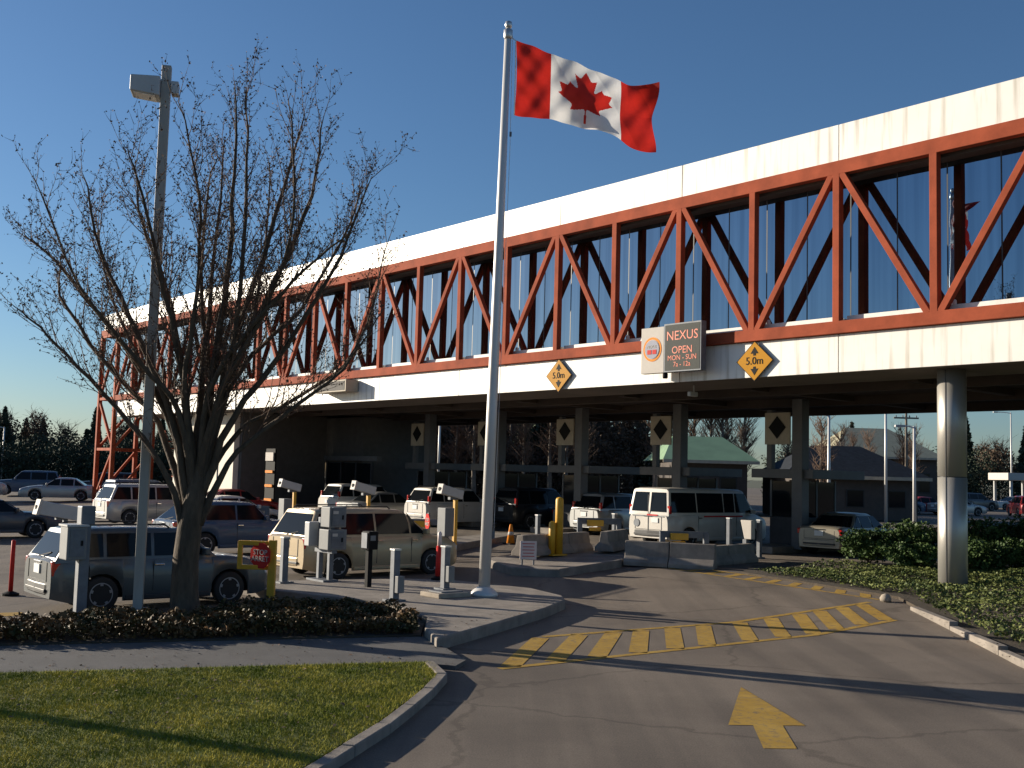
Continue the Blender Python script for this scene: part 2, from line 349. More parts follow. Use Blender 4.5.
path_poly = [(-24.90, 8.83), (-13.58, 12.11), (-6.51, 14.29), (-3.74, 15.15), (-1.13, 15.93), (-0.70, 15.79), (-0.57, 16.30), (-0.88, 17.21), (-1.36, 18.45), (-4.82, 17.34), (-7.55, 16.41), (-13.58, 14.38), (-24.90, 10.64)]
struct(slab('path', path_poly, -0.05, 0.065, 'path'))
bed_poly = [(-24.90, 10.70), (-13.58, 14.43), (-7.55, 16.47), (-4.82, 17.40), (-1.42, 18.51), (-1.47, 19.92), (-2.49, 21.96), (-3.74, 22.64), (-5.55, 21.62), (-8.26, 19.36), (-13.58, 16.87), (-24.90, 13.13)]
struct(slab('planting_bed', bed_poly, -0.05, 0.08, 'soil'))
isl_poly = [(-1.36, 18.54), (-1.08, 17.38), (-0.11, 19.58), (0.79, 21.73), (1.25, 23.21), (1.22, 24.00), (0.57, 25.36), (-1.36, 26.77), (-2.49, 26.77), (-5.09, 25.58), (-6.34, 24.79), (-5.21, 23.66), (-3.85, 22.81), (-2.43, 22.02), (-1.42, 19.92)]
struct(slab('traffic_island', isl_poly, -0.05, 0.2, 'concrete_dark', None, 0.03))
# lane island beyond the tan minivan
isl2_poly = [(0.11, 29.57), (1.41, 29.05), (3.20, 30.98), (4.40, 34.60), (4.30, 36.60), (3.20, 36.90), (1.03, 34.14), (-0.65, 31.89)]
struct(slab('lane_island', isl2_poly, -0.05, 0.22, 'concrete_dark', None, 0.03))
isl3_poly = [(-2.9, 25.9 + 2.4), (-1.6, 28.0), (0.6, 32.2), (2.4, 36.8), (1.5, 37.3), (-1.2, 32.8)]
struct(slab('lane_island', [(x - 1.9, y + 4.6) for x, y in isl3_poly], -0.05, 0.22, 'concrete_dark', None, 0.03))
# planted bed at the right under the bridge column
rb_k = [(7.87, 13.58), (8.11, 17.09), (8.28, 19.44), (8.48, 23.08)]
rbed = [(40.00, 10.00), (7.92, 11.32), (7.90, 13.58), (8.26, 17.09), (8.45, 19.41), (8.63, 23.04), (8.76, 24.53), (7.54, 26.90), (6.25, 29.24), (7.00, 31.20), (8.60, 33.20), (11.50, 33.80), (18.00, 36.80), (40.00, 44.00)]
struct(slab('planting_bed', rbed, -0.05, 0.06, 'soil'))
kerb('bed_kerb', list(reversed(rb_k)), 0.17, 0.12, 'concrete_dark', 2.6, 'pale kerb stones edging the planted bed at lower right')
tag(MB().lathe([(0.02, 0), (0.12, 0.02), (0.13, 0.08), (0.09, 0.15), (0.03, 0.18), (0.01, 0.182)], 7).build('stone', 'concrete', None, 0, True), 'small pale stone at the tip of the hatched paint', 'stone').location = (8.35, 24.17, -0.104)

# ---- painted markings
def paint_poly(mb, pts, z=0.004):
    n = len(pts); return mb.add([(p[0], p[1], z) for p in pts], [tuple(range(n))])
def strip(p, q, w, off):
    """a painted strip from p to q that follows the road surface"""
    p = Vector(p); q = Vector(q); d = (q - p).normalized(); nn = Vector((-d.y, d.x)) * w / 2; n = max(2, int((q - p).length / 0.25)); v = []
    for k in range(n + 1):
        c = p.lerp(q, k / n)
        for e in (c - nn, c + nn): v.append((e.x - off[0], e.y - off[1], gz(e.x, e.y) + 0.005))
    return MB().add(v, [(2 * k, 2 * k + 2, 2 * k + 3, 2 * k + 1) for k in range(n)])
def hatch(label, near, far, bars, lw, bw):
    off = near[0]; root = thing('hatched_marking', label, 'road marking', (off[0], off[1], 0))
    strip(near[0], near[1], lw, off).build('border_line', 'paint_yellow', root); strip(far[0], far[1], lw, off).build('border_line', 'paint_yellow', root)
    for a, b in bars:
        a = Vector(a); b = Vector(b); d = (b - a).normalized(); strip(a + d * lw * 0.1, b - d * lw * 0.1, bw, (off[0], off[1])).build('bar', 'paint_yellow', root)
BARS = [((0.10, 16.29), (0.67, 19.39)), ((0.74, 16.67), (1.36, 19.76)), ((1.40, 17.05), (2.01, 20.21)), ((2.13, 17.67), (2.57, 20.79)), ((2.81, 18.16), (3.21, 21.27)), ((3.44, 18.75), (3.89, 21.76)), ((4.36, 19.71), (4.69, 22.25)), ((5.12, 20.51), (5.39, 22.51)), ((5.81, 21.01), (6.10, 23.10)), ((6.35, 21.35), (6.63, 23.51)), ((6.96, 21.59), (7.20, 23.81)), ((7.57, 21.94), (7.72, 23.95))]
def trim(bars, near, far, lw):
    """let each bar end just inside the two border lines"""
    out = []
    def cut(a, b, l0, l1, m_):
        a, b, l0, l1 = [Vector(v) for v in (a, b, l0, l1)]; d = b - a; e = l1 - l0; cr = d.x * e.y - d.y * e.x; t = ((l0 - a).x * e.y - (l0 - a).y * e.x) / cr
        sn = abs(cr) / (d.length * e.length); return a + d * t + d.normalized() * (m_ / sn)
    for a, b in bars: out.append((tuple(cut(a, b, *near, lw / 2 + 0.004)), tuple(cut(a, b, *far, -lw / 2 - 0.004))))
    return out
near_ = [(-0.07, 16.00), (7.73, 21.85)]; far_ = [(0.66, 19.21), (7.99, 24.15)]
hatch('large yellow hatched marking across the road in front of the flagpole island', near_, far_, trim(BARS, near_, far_, 0.15), 0.15, 0.3)
near_ = [(4.33, 31.04), (8.32, 24.50)]; far_ = [(5.11, 31.06), (8.69, 25.25)]
_b = [(tuple(Vector(near_[0]).lerp(Vector(near_[1]), 0.05 + i * 0.1)), tuple(Vector(far_[0]).lerp(Vector(far_[1]), 0.02 + i * 0.1))) for i in range(10)]
hatch('farther narrow yellow hatched strip along the planted bed', near_, far_, trim(_b, near_, far_, 0.1), 0.1, 0.24)
arrow = [(3.24, 15.11), (2.60, 12.79), (2.89, 12.81), (2.76, 11.74), (3.12, 11.76), (3.24, 12.84), (3.51, 12.86)]
ar = MB(); paint_poly(ar, [(x - 3, y - 12) for x, y in arrow]); _o = ar.build('direction_arrow', 'paint_yellow'); _o.location = (3, 12, -0.33)
tag(_o, 'yellow arrow painted on the road at lower right', 'road marking')
for a_, b_, w_, lb in [((-11.7, 18.8), (-8.9, 20.3), 0.5, 'faded yellow kerb line on the road behind the dark wagon'), ((-5.9, 26.6), (-3.2, 28.2), 0.14, 'yellow line on the road beside the tan minivan')]:
    o = strip(a_, b_, w_, a_).build('lane_line', 'paint_yellow'); o.location = (a_[0], a_[1], 0); tag(o, lb, 'road marking')
# ---- grass blades on the lawn
def blades():
    vis = [(-16.41, 11.32), (-9.06, 2.94), (-2.77, 2.94), (-2.43, 5.66)] + [(x - 0.15, y) for x, y in lawn_k] + [(-1.13, 15.83), (-6.51, 14.15), (-16.41, 11.15)]
    x, y = scatter(vis, 330000); n = len(x)
    tone = np.sin(x * 2.1 + np.cos(y * 1.7) * 2) * 0.5 + rng.normal(0, 0.5, n)
    h = np.clip(rng.normal(0.034, 0.01, n) + tone * 0.006, 0.015, 0.09); a = rng.uniform(0, 2 * np.pi, n); w = rng.uniform(0.003, 0.0065, n)
    lx = rng.normal(0, 0.022, n); ly = rng.normal(0, 0.022, n); z = np.full(n, 0.098 - 0.33)
    V = np.stack([np.stack([x - np.cos(a) * w, y - np.sin(a) * w, z], 1), np.stack([x + np.cos(a) * w, y + np.sin(a) * w, z], 1), np.stack([x + lx, y + ly, z + h], 1)], 1).reshape(-1, 3)
    me = arr_mesh('grass', V, np.arange(n * 3).reshape(-1, 3))
    tag(link('grass', me, 'grass'), 'short mown grass of the lawn at lower left', 'grass', kind='stuff')
blades()
# ---- low hedge in front of the equipment, ivy and bushes at the right
def leaf_stuff(name, label, cat, poly, n, hfun, smin, smax, m, up=0.3, asp=0.6):
    x, y = scatter(poly, n); n = len(x); hh = hfun(x, y); z = gz(x, y) + 0.07 + hh * rng.power(2.2, n)
    x = x + rng.normal(0, 0.03, n); y = y + rng.normal(0, 0.03, n)
    me = leaf_mesh(name, np.stack([x, y, z], 1), smin, smax, up, asp); return tag(link(name, me, m), label, cat, kind='stuff')
hed_poly = [(-15.8, 13.75), (-7.55, 16.5), (-4.82, 17.45), (-1.47, 18.55), (-1.65, 19.9), (-2.4, 21.2), (-3.7, 21.5), (-4.9, 20.2), (-6.0, 18.75), (-8.2, 17.75), (-15.8, 15.2)]
def hedge_h(x, y):
    return 0.26 + 0.07 * np.sin(x * 1.9 + y * 0.8) + 0.06 * np.sin(x * 4.7 - y * 3.1) + 0.04 * np.sin(x * 11.0 + y * 7)
leaf_stuff('low_hedge', 'low brown and green ground-cover hedge along the path', 'hedge', hed_poly, 95000, hedge_h, 0.015, 0.055, 'hedge_leaf', 0.2)
ivy_poly = [(34.00, 11.00), (9.28, 12.45), (8.26, 13.58), (8.54, 17.08), (8.69, 19.35), (8.82, 22.99), (8.95, 24.48), (7.82, 26.81), (6.63, 29.12), (9.50, 31.00), (34.00, 37.00)]
leaf_stuff('ground_ivy', 'green ivy ground cover round the bridge column at right', 'ivy', ivy_poly, 230000, lambda x, y: 0.1 + 0.1 * np.clip(np.sin(x * 1.3 + y * 0.9) + np.sin(y * 2.1 - x * 0.7), 0, 2) , 0.014, 0.048, 'ivy_leaf', 0.6, 0.75)
def litter():
    x, y = scatter([(-9, 11.5), (-1.6, 11.2), (-0.6, 16.5), (1.2, 22), (-1.5, 20), (-1.6, 18.7), (-9, 16.1)], 520); n = len(x)
    x2, y2 = scatter([(7.2, 12), (7.9, 12), (9.2, 24.2), (8.2, 24.2)], 160); x = np.concatenate([x, x2]); y = np.concatenate([y, y2])
    z = gz(x, y) + np.where(in_poly(x, y, lawn_poly), 0.135, np.where(in_poly(x, y, path_poly), 0.072, np.where(in_poly(x, y, isl_poly), 0.207, np.where(x > 6, 0.15, 0.012))))
    tag(link('fallen_leaves', leaf_mesh('fallen_leaves', np.stack([x, y, z], 1), 0.012, 0.035, 3.0, 0.6), 'twig'), 'scattered brown fallen leaves on lawn, path and island', 'leaves', kind='stuff')
litter()
def bush(loc, r, h, n, label, grp='green shrubs behind the bridge column'):
    root = thing('shrub', label, 'shrub', loc, random.uniform(0, 6), grp)
    d = rng.normal(size=(n, 3)); d /= np.linalg.norm(d, axis=1)[:, None]; rad = rng.power(3.0, n)
    lump = 0.78 + 0.14 * np.sin(d[:, 0] * 7 + d[:, 2] * 5) + 0.12 * np.sin(d[:, 1] * 9 - d[:, 2] * 4)
    pts = d * (rad * lump)[:, None] * np.array([r, r, h / 2]); pts[:, 2] += h / 2 + 0.02; pts[:, 2] = np.maximum(pts[:, 2], 0.03)
    link('foliage', leaf_mesh('foliage', pts, 0.03, 0.07, 0.2), 'bush_leaf', root)
    m_ = MB()
    for k in range(7):
        a = random.uniform(0, 6.28); m_.tube([(0, 0, 0), (math.cos(a) * r * 0.25, math.sin(a) * r * 0.25, h * 0.35), (math.cos(a) * r * 0.6, math.sin(a) * r * 0.6, h * 0.8)], [0.02, 0.014, 0.005], 5)
    m_.build('stem', 'bark', root)
_nb = 0
_sl = ['smallest shrub, at the left end of the back row nearest the silver beige sedan', 'back row shrub just left of the metal column', 'back row shrub just right of the metal column', 'tall back row shrub at the right picture edge', 'low front row shrub left of the metal column', 'low front row shrub right of the metal column', 'low front row shrub at the right picture edge']
for (x, y, r, h) in [(10.9, 33.0, 1.0, 1.1), (12.3, 33.2, 1.2, 1.4), (14.5, 33.8, 1.3, 1.55), (16.3, 34.4, 1.3, 1.6), (11.5, 31.2, 0.95, 0.8), (13.5, 31.3, 1.1, 0.95), (15.0, 31.8, 1.1, 1.0)]:
    _nb += 1
    bush((x, y, 0.06), r, h, 6500, _sl[_nb - 1])

# ------------------------------------------------------------------ the bridge
FACE = 24.17; S0 = 13.144; SP = 2.6709; I0 = -4; I1 = 21
br = thing('pedestrian_bridge', 'enclosed walkway bridge with red steel truss, white cladding and mirrored glass', 'bridge', P(40, FACE), A)
def L(s, w, z): return (w - FACE, s - 40, z)             # bridge-local coordinates (x = lanes, y = along the bridge)
def sI(i): return S0 + SP * i
sA, sB = sI(I0), sI(I1)
BW = 2.75                                                 # walkway width
s_floor = sI(20)
# roof, floor and walls behind the cladding
MB().box(L((sA + sB) / 2 + 0.1, FACE + 0.09 + BW / 2, 11.13), (BW - 0.1, sB - sA, 1.2)).build('roof', 'sill_white', br)
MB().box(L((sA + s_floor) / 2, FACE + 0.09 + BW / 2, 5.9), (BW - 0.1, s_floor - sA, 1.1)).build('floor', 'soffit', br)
i = I0
for i in range(I0 + 1, I1 + 1, 2):                        # cladding panels, joints at the top nodes
    a = sI(i - 2) if i > I0 + 1 else sA; b = sI(i)
    a, b = a + 0.012, b - 0.012
    MB().box(L((a + b) / 2, FACE + 0.06, 11.31), (0.05, b - a, 0.985)).build('roof_panel', 'cladding', br, 0.008)
for i in range(I0 + 1, 21 + 1, 2):
    a = (sI(i - 2) if i > I0 + 1 else sA) + 0.012; b = min(sI(i), s_floor) - 0.012
    MB().box(L((a + b) / 2, FACE + 0.06, 5.79), (0.05, b - a, 0.98)).build('floor_panel', 'cladding', br, 0.008)
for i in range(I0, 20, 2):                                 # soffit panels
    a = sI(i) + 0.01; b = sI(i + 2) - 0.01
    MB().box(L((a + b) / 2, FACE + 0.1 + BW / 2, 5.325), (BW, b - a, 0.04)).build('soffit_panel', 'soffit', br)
MB().box(L((sA + sB) / 2, FACE + 0.02, 10.625), (0.24, sB - sA + 0.2, 0.36)).build('top_chord', 'truss_red', br, 0.012)
MB().box(L((sA + s_floor) / 2, FACE + 0.02, 6.45), (0.24, s_floor - sA, 0.32)).build('bottom_chord', 'truss_red', br, 0.012)
MB().box(L((sA + sB) / 2, FACE + 0.42, 10.47), (0.5, sB - sA, 0.2)).build('eave', 'eave', br)
for i in range(I0, I1):
    MB().beam(L(sI(i), FACE, 6.59), L(sI(i), FACE, 10.46), 0.2, 0.2, (1, 0, 0)).build('vertical', 'truss_red', br, 0.012)
    if i < 20:
        lo, hi = (i, i + 1) if i % 2 == 0 else (i + 1, i)   # bottom nodes at even indices
        dlo = 0.16 if hi > lo else -0.16
        MB().beam(L(sI(lo) + dlo, FACE - 0.01, 6.58), L(sI(hi) - dlo * 0.9, FACE - 0.01, 10.47), 0.17, 0.17, (1, 0, 0)).build('diagonal', 'truss_red', br, 0.01)
gw = FACE + 0.6
for i in range(I0, 20):
    for h in (0, 1):
        a = sI(i) + h * SP / 2 + 0.02; b = a + SP / 2 - 0.04
        MB().box(L((a + b) / 2, gw + random.uniform(-0.002, 0.002), 8.52), (0.02, b - a, 3.7)).build('glass_pane', 'solar_glass', br)
        MB().box(L(sI(i) + h * SP / 2, gw + 0.002, 8.52), (0.03, 0.035, 3.7)).build('mullion', 'glass_frame', br)
    MB().box(L(sI(i) + SP / 2, FACE + 0.36, 6.69), (0.36, SP - 0.3, 0.15)).build('sill', 'sill_white', br, 0.01)
    if i % 2 == 0:
        for q in (-0.34, 0.34): MB().lathe([(0.05, 0), (0.055, 0.02), (0.055, 0.1), (0.035, 0.13)], 10, 'z', L(sI(i) + q, FACE + 0.24, 6.76)).build('lamp_cap', 'sill_white', br, 0, True)
MB().box(L((sA + s_floor) / 2, FACE + 0.03 + BW - 0.2, 8.5), (0.05, s_floor - sA, 3.9)).build('rear_wall', 'glass_frame', br)
MB().box(L(s_floor + 0.03, FACE + 0.6 + (BW - 0.8) / 2, 8.5), (BW - 0.85, 0.05, 3.9)).build('end_wall', 'glass_frame', br)
# end tower: four legs with cross bracing, standing on the ground
TW = FACE + 2.45
def tb(a, b, w=0.2, n='brace'): MB().beam(L(*a), L(*b), w, w, (1, 0, 0) if abs(a[0] - b[0]) < 0.01 and abs(a[1] - b[1]) < .01 else (0, 0, 1)).build(n, 'tower_red', br, 0.01)
for s_ in (sI(21), sI(20)):
    for w_ in (FACE, TW):
        zt = 10.46 if w_ == FACE or s_ == sI(21) else 10.5
        tb((s_, w_, 0), (s_, w_, zt), 0.24, 'tower_leg')
for w_ in (FACE, TW):
    for z0, z1, fl in ((0.1, 3.3, 0), (3.3, 6.45, 1), (6.45, 10.4, 0)):
        a, b = (sI(20), sI(21)) if fl else (sI(21), sI(20))
        tb((a, w_ - 0.0, z0 + 0.1), (b, w_, z1 - 0.1), 0.15, 'diagonal')
        tb((sI(20), w_, z1), (sI(21), w_, z1), 0.17, 'cross_beam')
for s_ in (sI(20), sI(21)):
    for z0, z1 in ((0.1, 3.3), (3.3, 6.45)):
        tb((s_, FACE, z0), (s_, TW, z1 - 0.1), 0.15, 'diagonal'); tb((s_, FACE, z1), (s_, TW, z1), 0.17, 'cross_beam')
# stair treads going up inside the tower side
for k in range(9):
    MB().box(L(62.2 - 0.0 + k * 0.28, FACE + 2.9, 0.5 + k * 0.42), (1.0, 0.3, 0.06)).build('stair_tread', 'tower_red', br)
for q in (0.35, -0.35): MB().beam(L(61.8, FACE + 2.9 + q, 0.0), L(64.9, FACE + 2.9 + q, 4.5), 0.07, 0.2).build('stair_stringer', 'tower_red', br)
# canopy over the inspection booths, carried behind the bridge
cn = thing('booth_canopy', 'dark flat canopy roof over the inspection booths behind the bridge', 'canopy', P(34, 33), A)
def LC(s, w, z): return (w - 33, s - 34, z)
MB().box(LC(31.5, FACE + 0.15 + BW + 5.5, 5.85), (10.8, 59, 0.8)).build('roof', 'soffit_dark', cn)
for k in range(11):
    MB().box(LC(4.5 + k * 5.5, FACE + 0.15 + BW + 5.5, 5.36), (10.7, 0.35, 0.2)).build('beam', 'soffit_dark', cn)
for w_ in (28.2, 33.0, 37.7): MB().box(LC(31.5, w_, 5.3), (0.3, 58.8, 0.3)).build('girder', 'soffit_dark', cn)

# round metal column carrying the bridge, of two sections
cl = thing('bridge_column', 'thick round metal column standing in ivy under the right end of the bridge', 'column', (10.72, 26.35, 0))
_r = 0.335
MB().lathe([(_r, 0.0), (_r, 2.68)], 48).build('lower_section', 'column_metal', cl, 0, True)
MB().lathe([(_r - 0.012, 2.67), (_r - 0.012, 2.71)], 48).build('joint_ring', 'glass_frame', cl, 0, True)
MB().lathe([(_r, 2.7), (_r, 5.34)], 48).build('upper_section', 'column_metal', cl, 0, True)
MB().box((-_r * math.cos(0.75) * 1.0, -_r * math.sin(0.75), 2.65), (0.016, 0.016, 5.25), 0.75).build('vertical_seam', 'glass_frame', cl)
for o in (o for o in bpy.data.objects if o.parent == cl and o.data and 'section' in o.name):
    bpy.context.view_layer.objects.active = o
    for poly in o.data.polygons: poly.use_smooth = abs(poly.normal.z) < 0.5

# ------------------------------------------------------------------ booths with columns and diamond lane signs
def diamond(mb, c, rw, rh, ax, d):
    """diamond in plane spanned by ax and z"""
    ax = Vector(ax); c = Vector(c); return mb.prism([c - Vector((0, 0, rh)), c + ax * rw, c + Vector((0, 0, rh)), c - ax * rw], d)
def make_booth(k):
    s_ = 23.1 + 5.5 * k
    pos = ['nearest the white passenger van', 'second from the right end', 'third from the right end', 'half hidden by the flagpole', 'second from the left end', 'at the left end of the row'][k]
    t = thing('inspection_booth', 'dark inspection booth with black diamond lane sign, ' + pos, 'booth', P(s_, 33), A, 'inspection booths under the canopy')
    MB().box((1.2, 0.25, 0.12), (7.0, 1.5, 0.24)).build('island_base', 'concrete_dark', t, 0.03)
    MB().box((0.6, 0.3, 0.72), (2.4, 1.15, 0.98)).build('lower_wall', 'booth', t, 0.01)
    for x in (-0.55, 0.6, 1.75):
        for y in (-0.24, 0.84): MB().box((x, y, 1.85), (0.08, 0.08, 1.35)).build('window_post', 'booth_trim', t)
    for y in (-0.25, 0.85):
        for x in (0.025, 1.175): MB().box((x, y, 1.85), (1.0, 0.02, 1.25)).build('window_pane', 'car_glass', t)
    for x in (-0.56, 1.76): MB().box((x, 0.3, 1.85), (0.02, 0.95, 1.25)).build('window_pane', 'car_glass', t)
    MB().box((0.6, 0.1, 2.74), (3.2, 2.6, 0.32)).build('roof_slab', 'booth_trim', t, 0.015)
    MB().box((-0.9, -0.62, 2.74), (0.42, 0.42, 5.2)).build('canopy_column', 'booth_trim', t, 0.01)
    MB().box((-0.9, 0.62, 3.95), (0.22, 0.22, 2.1)).build('sign_hanger', 'booth_trim', t, 0.01)
    pn = MB().box((-1.13, 0.17, 4.32), (0.06, 1.06, 1.12)).build('lane_sign_panel', 'panel_tan', t)
    diamond(MB(), (-1.165, 0.17, 4.36), 0.36, 0.4, (0, 1, 0), (-0.02, 0, 0)).build('diamond_symbol', 'black', pn)
    return t
for k in range(6): make_booth(k)

# building under the left end of the bridge: sunlit cream wall and dark office front
bd = thing('customs_building', 'low building under the left end of the bridge with cream side wall and dark glazing', 'building', P(54, 27), A)
def LB(s, w, z): return (w - 27, s - 54, z)
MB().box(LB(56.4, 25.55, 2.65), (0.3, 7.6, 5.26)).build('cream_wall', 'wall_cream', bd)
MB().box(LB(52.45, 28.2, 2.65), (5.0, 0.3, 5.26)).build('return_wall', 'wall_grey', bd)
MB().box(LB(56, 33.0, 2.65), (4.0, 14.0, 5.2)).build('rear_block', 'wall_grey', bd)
MB().box(LB(51.5, 30.75, 3.05), (0.3, 9.0, 0.25)).build('canopy_edge', 'booth_trim', bd)
for q in range(5):
    MB().box(LB(48.6 + q * 1.5, 30.9, 1.5), (0.1, 1.36, 2.6)).build('window_pane', 'car_glass', bd)
    MB().box(LB(47.85 + q * 1.5, 30.88, 1.5), (0.14, 0.1, 2.7)).build('window_frame', 'booth', bd)
for q in (0, 1): MB().box(LB(54.4 + q * 2.2, 25.38, 1.9), (0.04, 0.05, 3.7)).build('wall_joint', 'wall_grey', bd)
# upright lane light board with orange bars
lb = thing('lane_light_board', 'dark upright board with white top lamp and orange bars beside the cream wall', 'light board', P(49.5, 25.9), A)
MB().box((0.05, 0, 1.75), (0.08, 0.95, 3.3)).build('board', 'black', lb)
MB().box((0.05, 0, 0.05), (0.3, 0.6, 0.1)).build('base', 'concrete_dark', lb)
MB().box((-0.03, 0, 3.0), (0.06, 0.8, 0.42)).build('top_plate', 'sign_white', lb)
for q in range(3): MB().box((-0.03, 0, 2.25 - q * 0.7), (0.06, 0.75, 0.13)).build('orange_bar', 'sign_orange', lb)

# ------------------------------------------------------------------ signs on the bridge
def put_text(body, size, loc, m, parent):
    """lettering standing in the bridge-face plane, readable from the camera side (local -x)"""
    o = link('lettering', text_mesh(body, size), m, parent)
    o.matrix_local = Matrix(((0, 0, -1, loc[0]), (-1, 0, 0, loc[1]), (0, 1, 0, loc[2]), (0, 0, 0, 1))); return o
def clearance(s_, z, label):
    t = thing('clearance_sign', label, 'sign', P(s_, FACE - 0.03, z), A, None)
    diamond(MB(), (0, 0, 0), 0.62, 0.56, (0, 1, 0), (-0.02, 0, 0)).build('border', 'black', t)
    diamond(MB(), (-0.021, 0, 0), 0.59, 0.53, (0, 1, 0), (-0.006, 0, 0)).build('face', 'sign_yellow', t)
    put_text('5.0m', 0.3, (-0.032, 0.0, 0.0), 'black', t)
    for sg in (1, -1):
        b = sg * 0.17
        MB().prism([(-0.028, -0.13, b + sg * .04), (-0.028, 0.13, b + sg * .04), (-0.028, 0.0, b + sg * 0.22)], (-0.006, 0, 0)).build('arrow_mark', 'black', t)
        MB().box((-0.031, 0, b + sg * .012), (0.006, 0.08, 0.06)).build('arrow_stem', 'black', t)
    for q in (-.3, .3): MB().box((0.02, q, 0), (0.04, 0.05, 0.3)).build('bracket', 'galv', t)
clearance(18.39, 5.74, 'larger yellow 5.0m diamond clearance sign right of the electronic sign')
clearance(26.32, 5.75, 'yellow 5.0m diamond clearance sign just right of the flagpole')
OFF = 0.42
ns = thing('lane_status_sign', 'overhead sign with white emblem panel and orange lettering on dark display', 'sign', P(21.08, FACE - OFF, 6.22), A)
MB().box((0, 0.66, 0.0), (0.2, 0.9, 1.36)).build('emblem_panel', 'sign_white', ns, 0.01)
MB().box((0, -0.5, 0.03), (0.22, 1.4, 1.42)).build('display_frame', 'galv', ns, 0.01)
MB().box((-0.112, -0.5, 0.03), (0.01, 1.31, 1.33)).build('display_face', 'led_panel', ns)
for r0, z_, m_ in ((0.36, -0.104, 'sign_orange'), (0.29, -0.112, 'sign_white'), (0.275, -0.118, 'emblem_blue')):
    MB().lathe([(r0, z_ - 0.004), (r0, z_ + 0.004)], 40, 'x', (0, 0.66, 0.03)).build('emblem_disc', m_, ns)
for q in (0.1, -0.1): MB().box((-0.126, 0.66 + q, -0.05), (0.006, 0.16, 0.13)).build('emblem_block', 'sign_red', ns)
put_text('NEXUS', 0.12, (-0.124, 0.66, 0.1), 'sign_white', ns)
put_text('NEXUS', 0.38, (-0.119, -0.5, 0.36), 'led', ns); put_text('OPEN', 0.3, (-0.119, -0.5, -0.06), 'led', ns)
put_text('MON - SUN', 0.21, (-0.119, -0.5, -0.28), 'led', ns); put_text('7a - 12a', 0.2, (-0.119, -0.5, -0.47), 'led', ns)
for q in (0.8, 0.1, -0.9): MB().box((0.24, q, 0.0), (OFF - 0.12 + 0.02, 0.06, 0.06)).build('bracket', 'galv', ns)
MB().lathe([(0.07, -0.84), (0.08, -0.8), (0.08, -0.7), (0.04, -0.66)], 12, 'z', (0.02, 0.25, 0)).build('beacon', 'black', ns, 0, True)
ms = thing('message_box', 'small grey box fixed to the white band left of the flagpole', 'sign box', P(40.0, FACE - 0.3, 5.95), A)
MB().box((0, 0, 0), (0.6, 2.5, 0.5)).build('case', 'panel_tan', ms, 0.01)
MB().box((-0.305, 0, 0), (0.012, 2.3, 0.38)).build('face', 'wall_grey', ms)
for q in (-0.9, 0.9): MB().box((0.1, q, 0.27), (0.4, 0.08, 0.06)).build('bracket', 'galv', ms)
bc = thing('soffit_camera', 'small white camera hanging under the bridge near the electronic sign', 'camera', P(21.6, FACE + 1.2, 5.305), A)
MB().tube([(0, 0, 0), (0, 0, -0.22)], 0.025, 8).build('stem', 'cam_white', bc); MB().box((-0.05, 0, -0.27), (0.34, 0.14, 0.14)).build('housing', 'cam_white', bc, 0.02)

# ------------------------------------------------------------------ flagpole and flag
FP = Vector((-0.48, 23.50, -0.130))
fp = thing('flagpole', 'tall white metal flagpole with ball finial on the traffic island', 'flagpole', FP); fp.rotation_euler = (0, R(0.85), 0)
MB().lathe([(0.3, 0), (0.3, 0.05), (0.24, 0.12), (0.17, 0.17), (0.125, 0.2)], 28).build('base_flange', 'pole_white', fp, 0, True)
MB().lathe([(0.125, 0.1), (0.115, 4.0), (0.098, 8.0), (0.075, 12.3)], 28).build('shaft', 'pole_white', fp, 0, True)
tk = MB().lathe([(0.07, 12.25), (0.1, 12.32), (0.1, 12.48), (0.06, 12.51)], 20).build('truck', 'steel', fp, 0, True)
MB().lathe([(0.02, 12.5), (0.07, 12.54), (0.085, 12.6), (0.07, 12.67), (0.01, 12.7)], 18).build('finial_ball', 'steel', fp, 0, True)
MB().tube([(0.1, -0.03, 12.35), (0.15, -0.04, 9.8), (0.15, -0.03, 5), (0.155, -0.02, 1.3)], 0.006, 5).build('halyard', 'flag_white', fp)
MB().box((0.15, -0.02, 1.3), (0.06, 0.03, 0.16)).build('cleat', 'galv', fp); MB().box((0.15, -0.04, 10.1), (0.05, 0.04, 0.1)).build('halyard_clip', 'galv', fp)
leaf_cmd = [(-90, 2030), (45, -863), (-30, -80), (-81, -18), (-859, 151), (116, -320), (-20, -73), (-941, -762), (212, -99), (34, -79), (-186, -572), (542, 115), (73, -38), (105, -247), (423, 454), (90, 0), (21, -57), (-204, -1052), (327, 189), (91, -27), (332, -652)]
pts = []; x = y = 0
for i, (dx, dy) in enumerate(leaf_cmd):
    x, y = (dx, dy) if i == 0 else (x + dx, y + dy); pts.append((x / 4800.0, -y / 4800.0))
LEAF = pts + [(-a, b) for a, b in reversed(pts)]
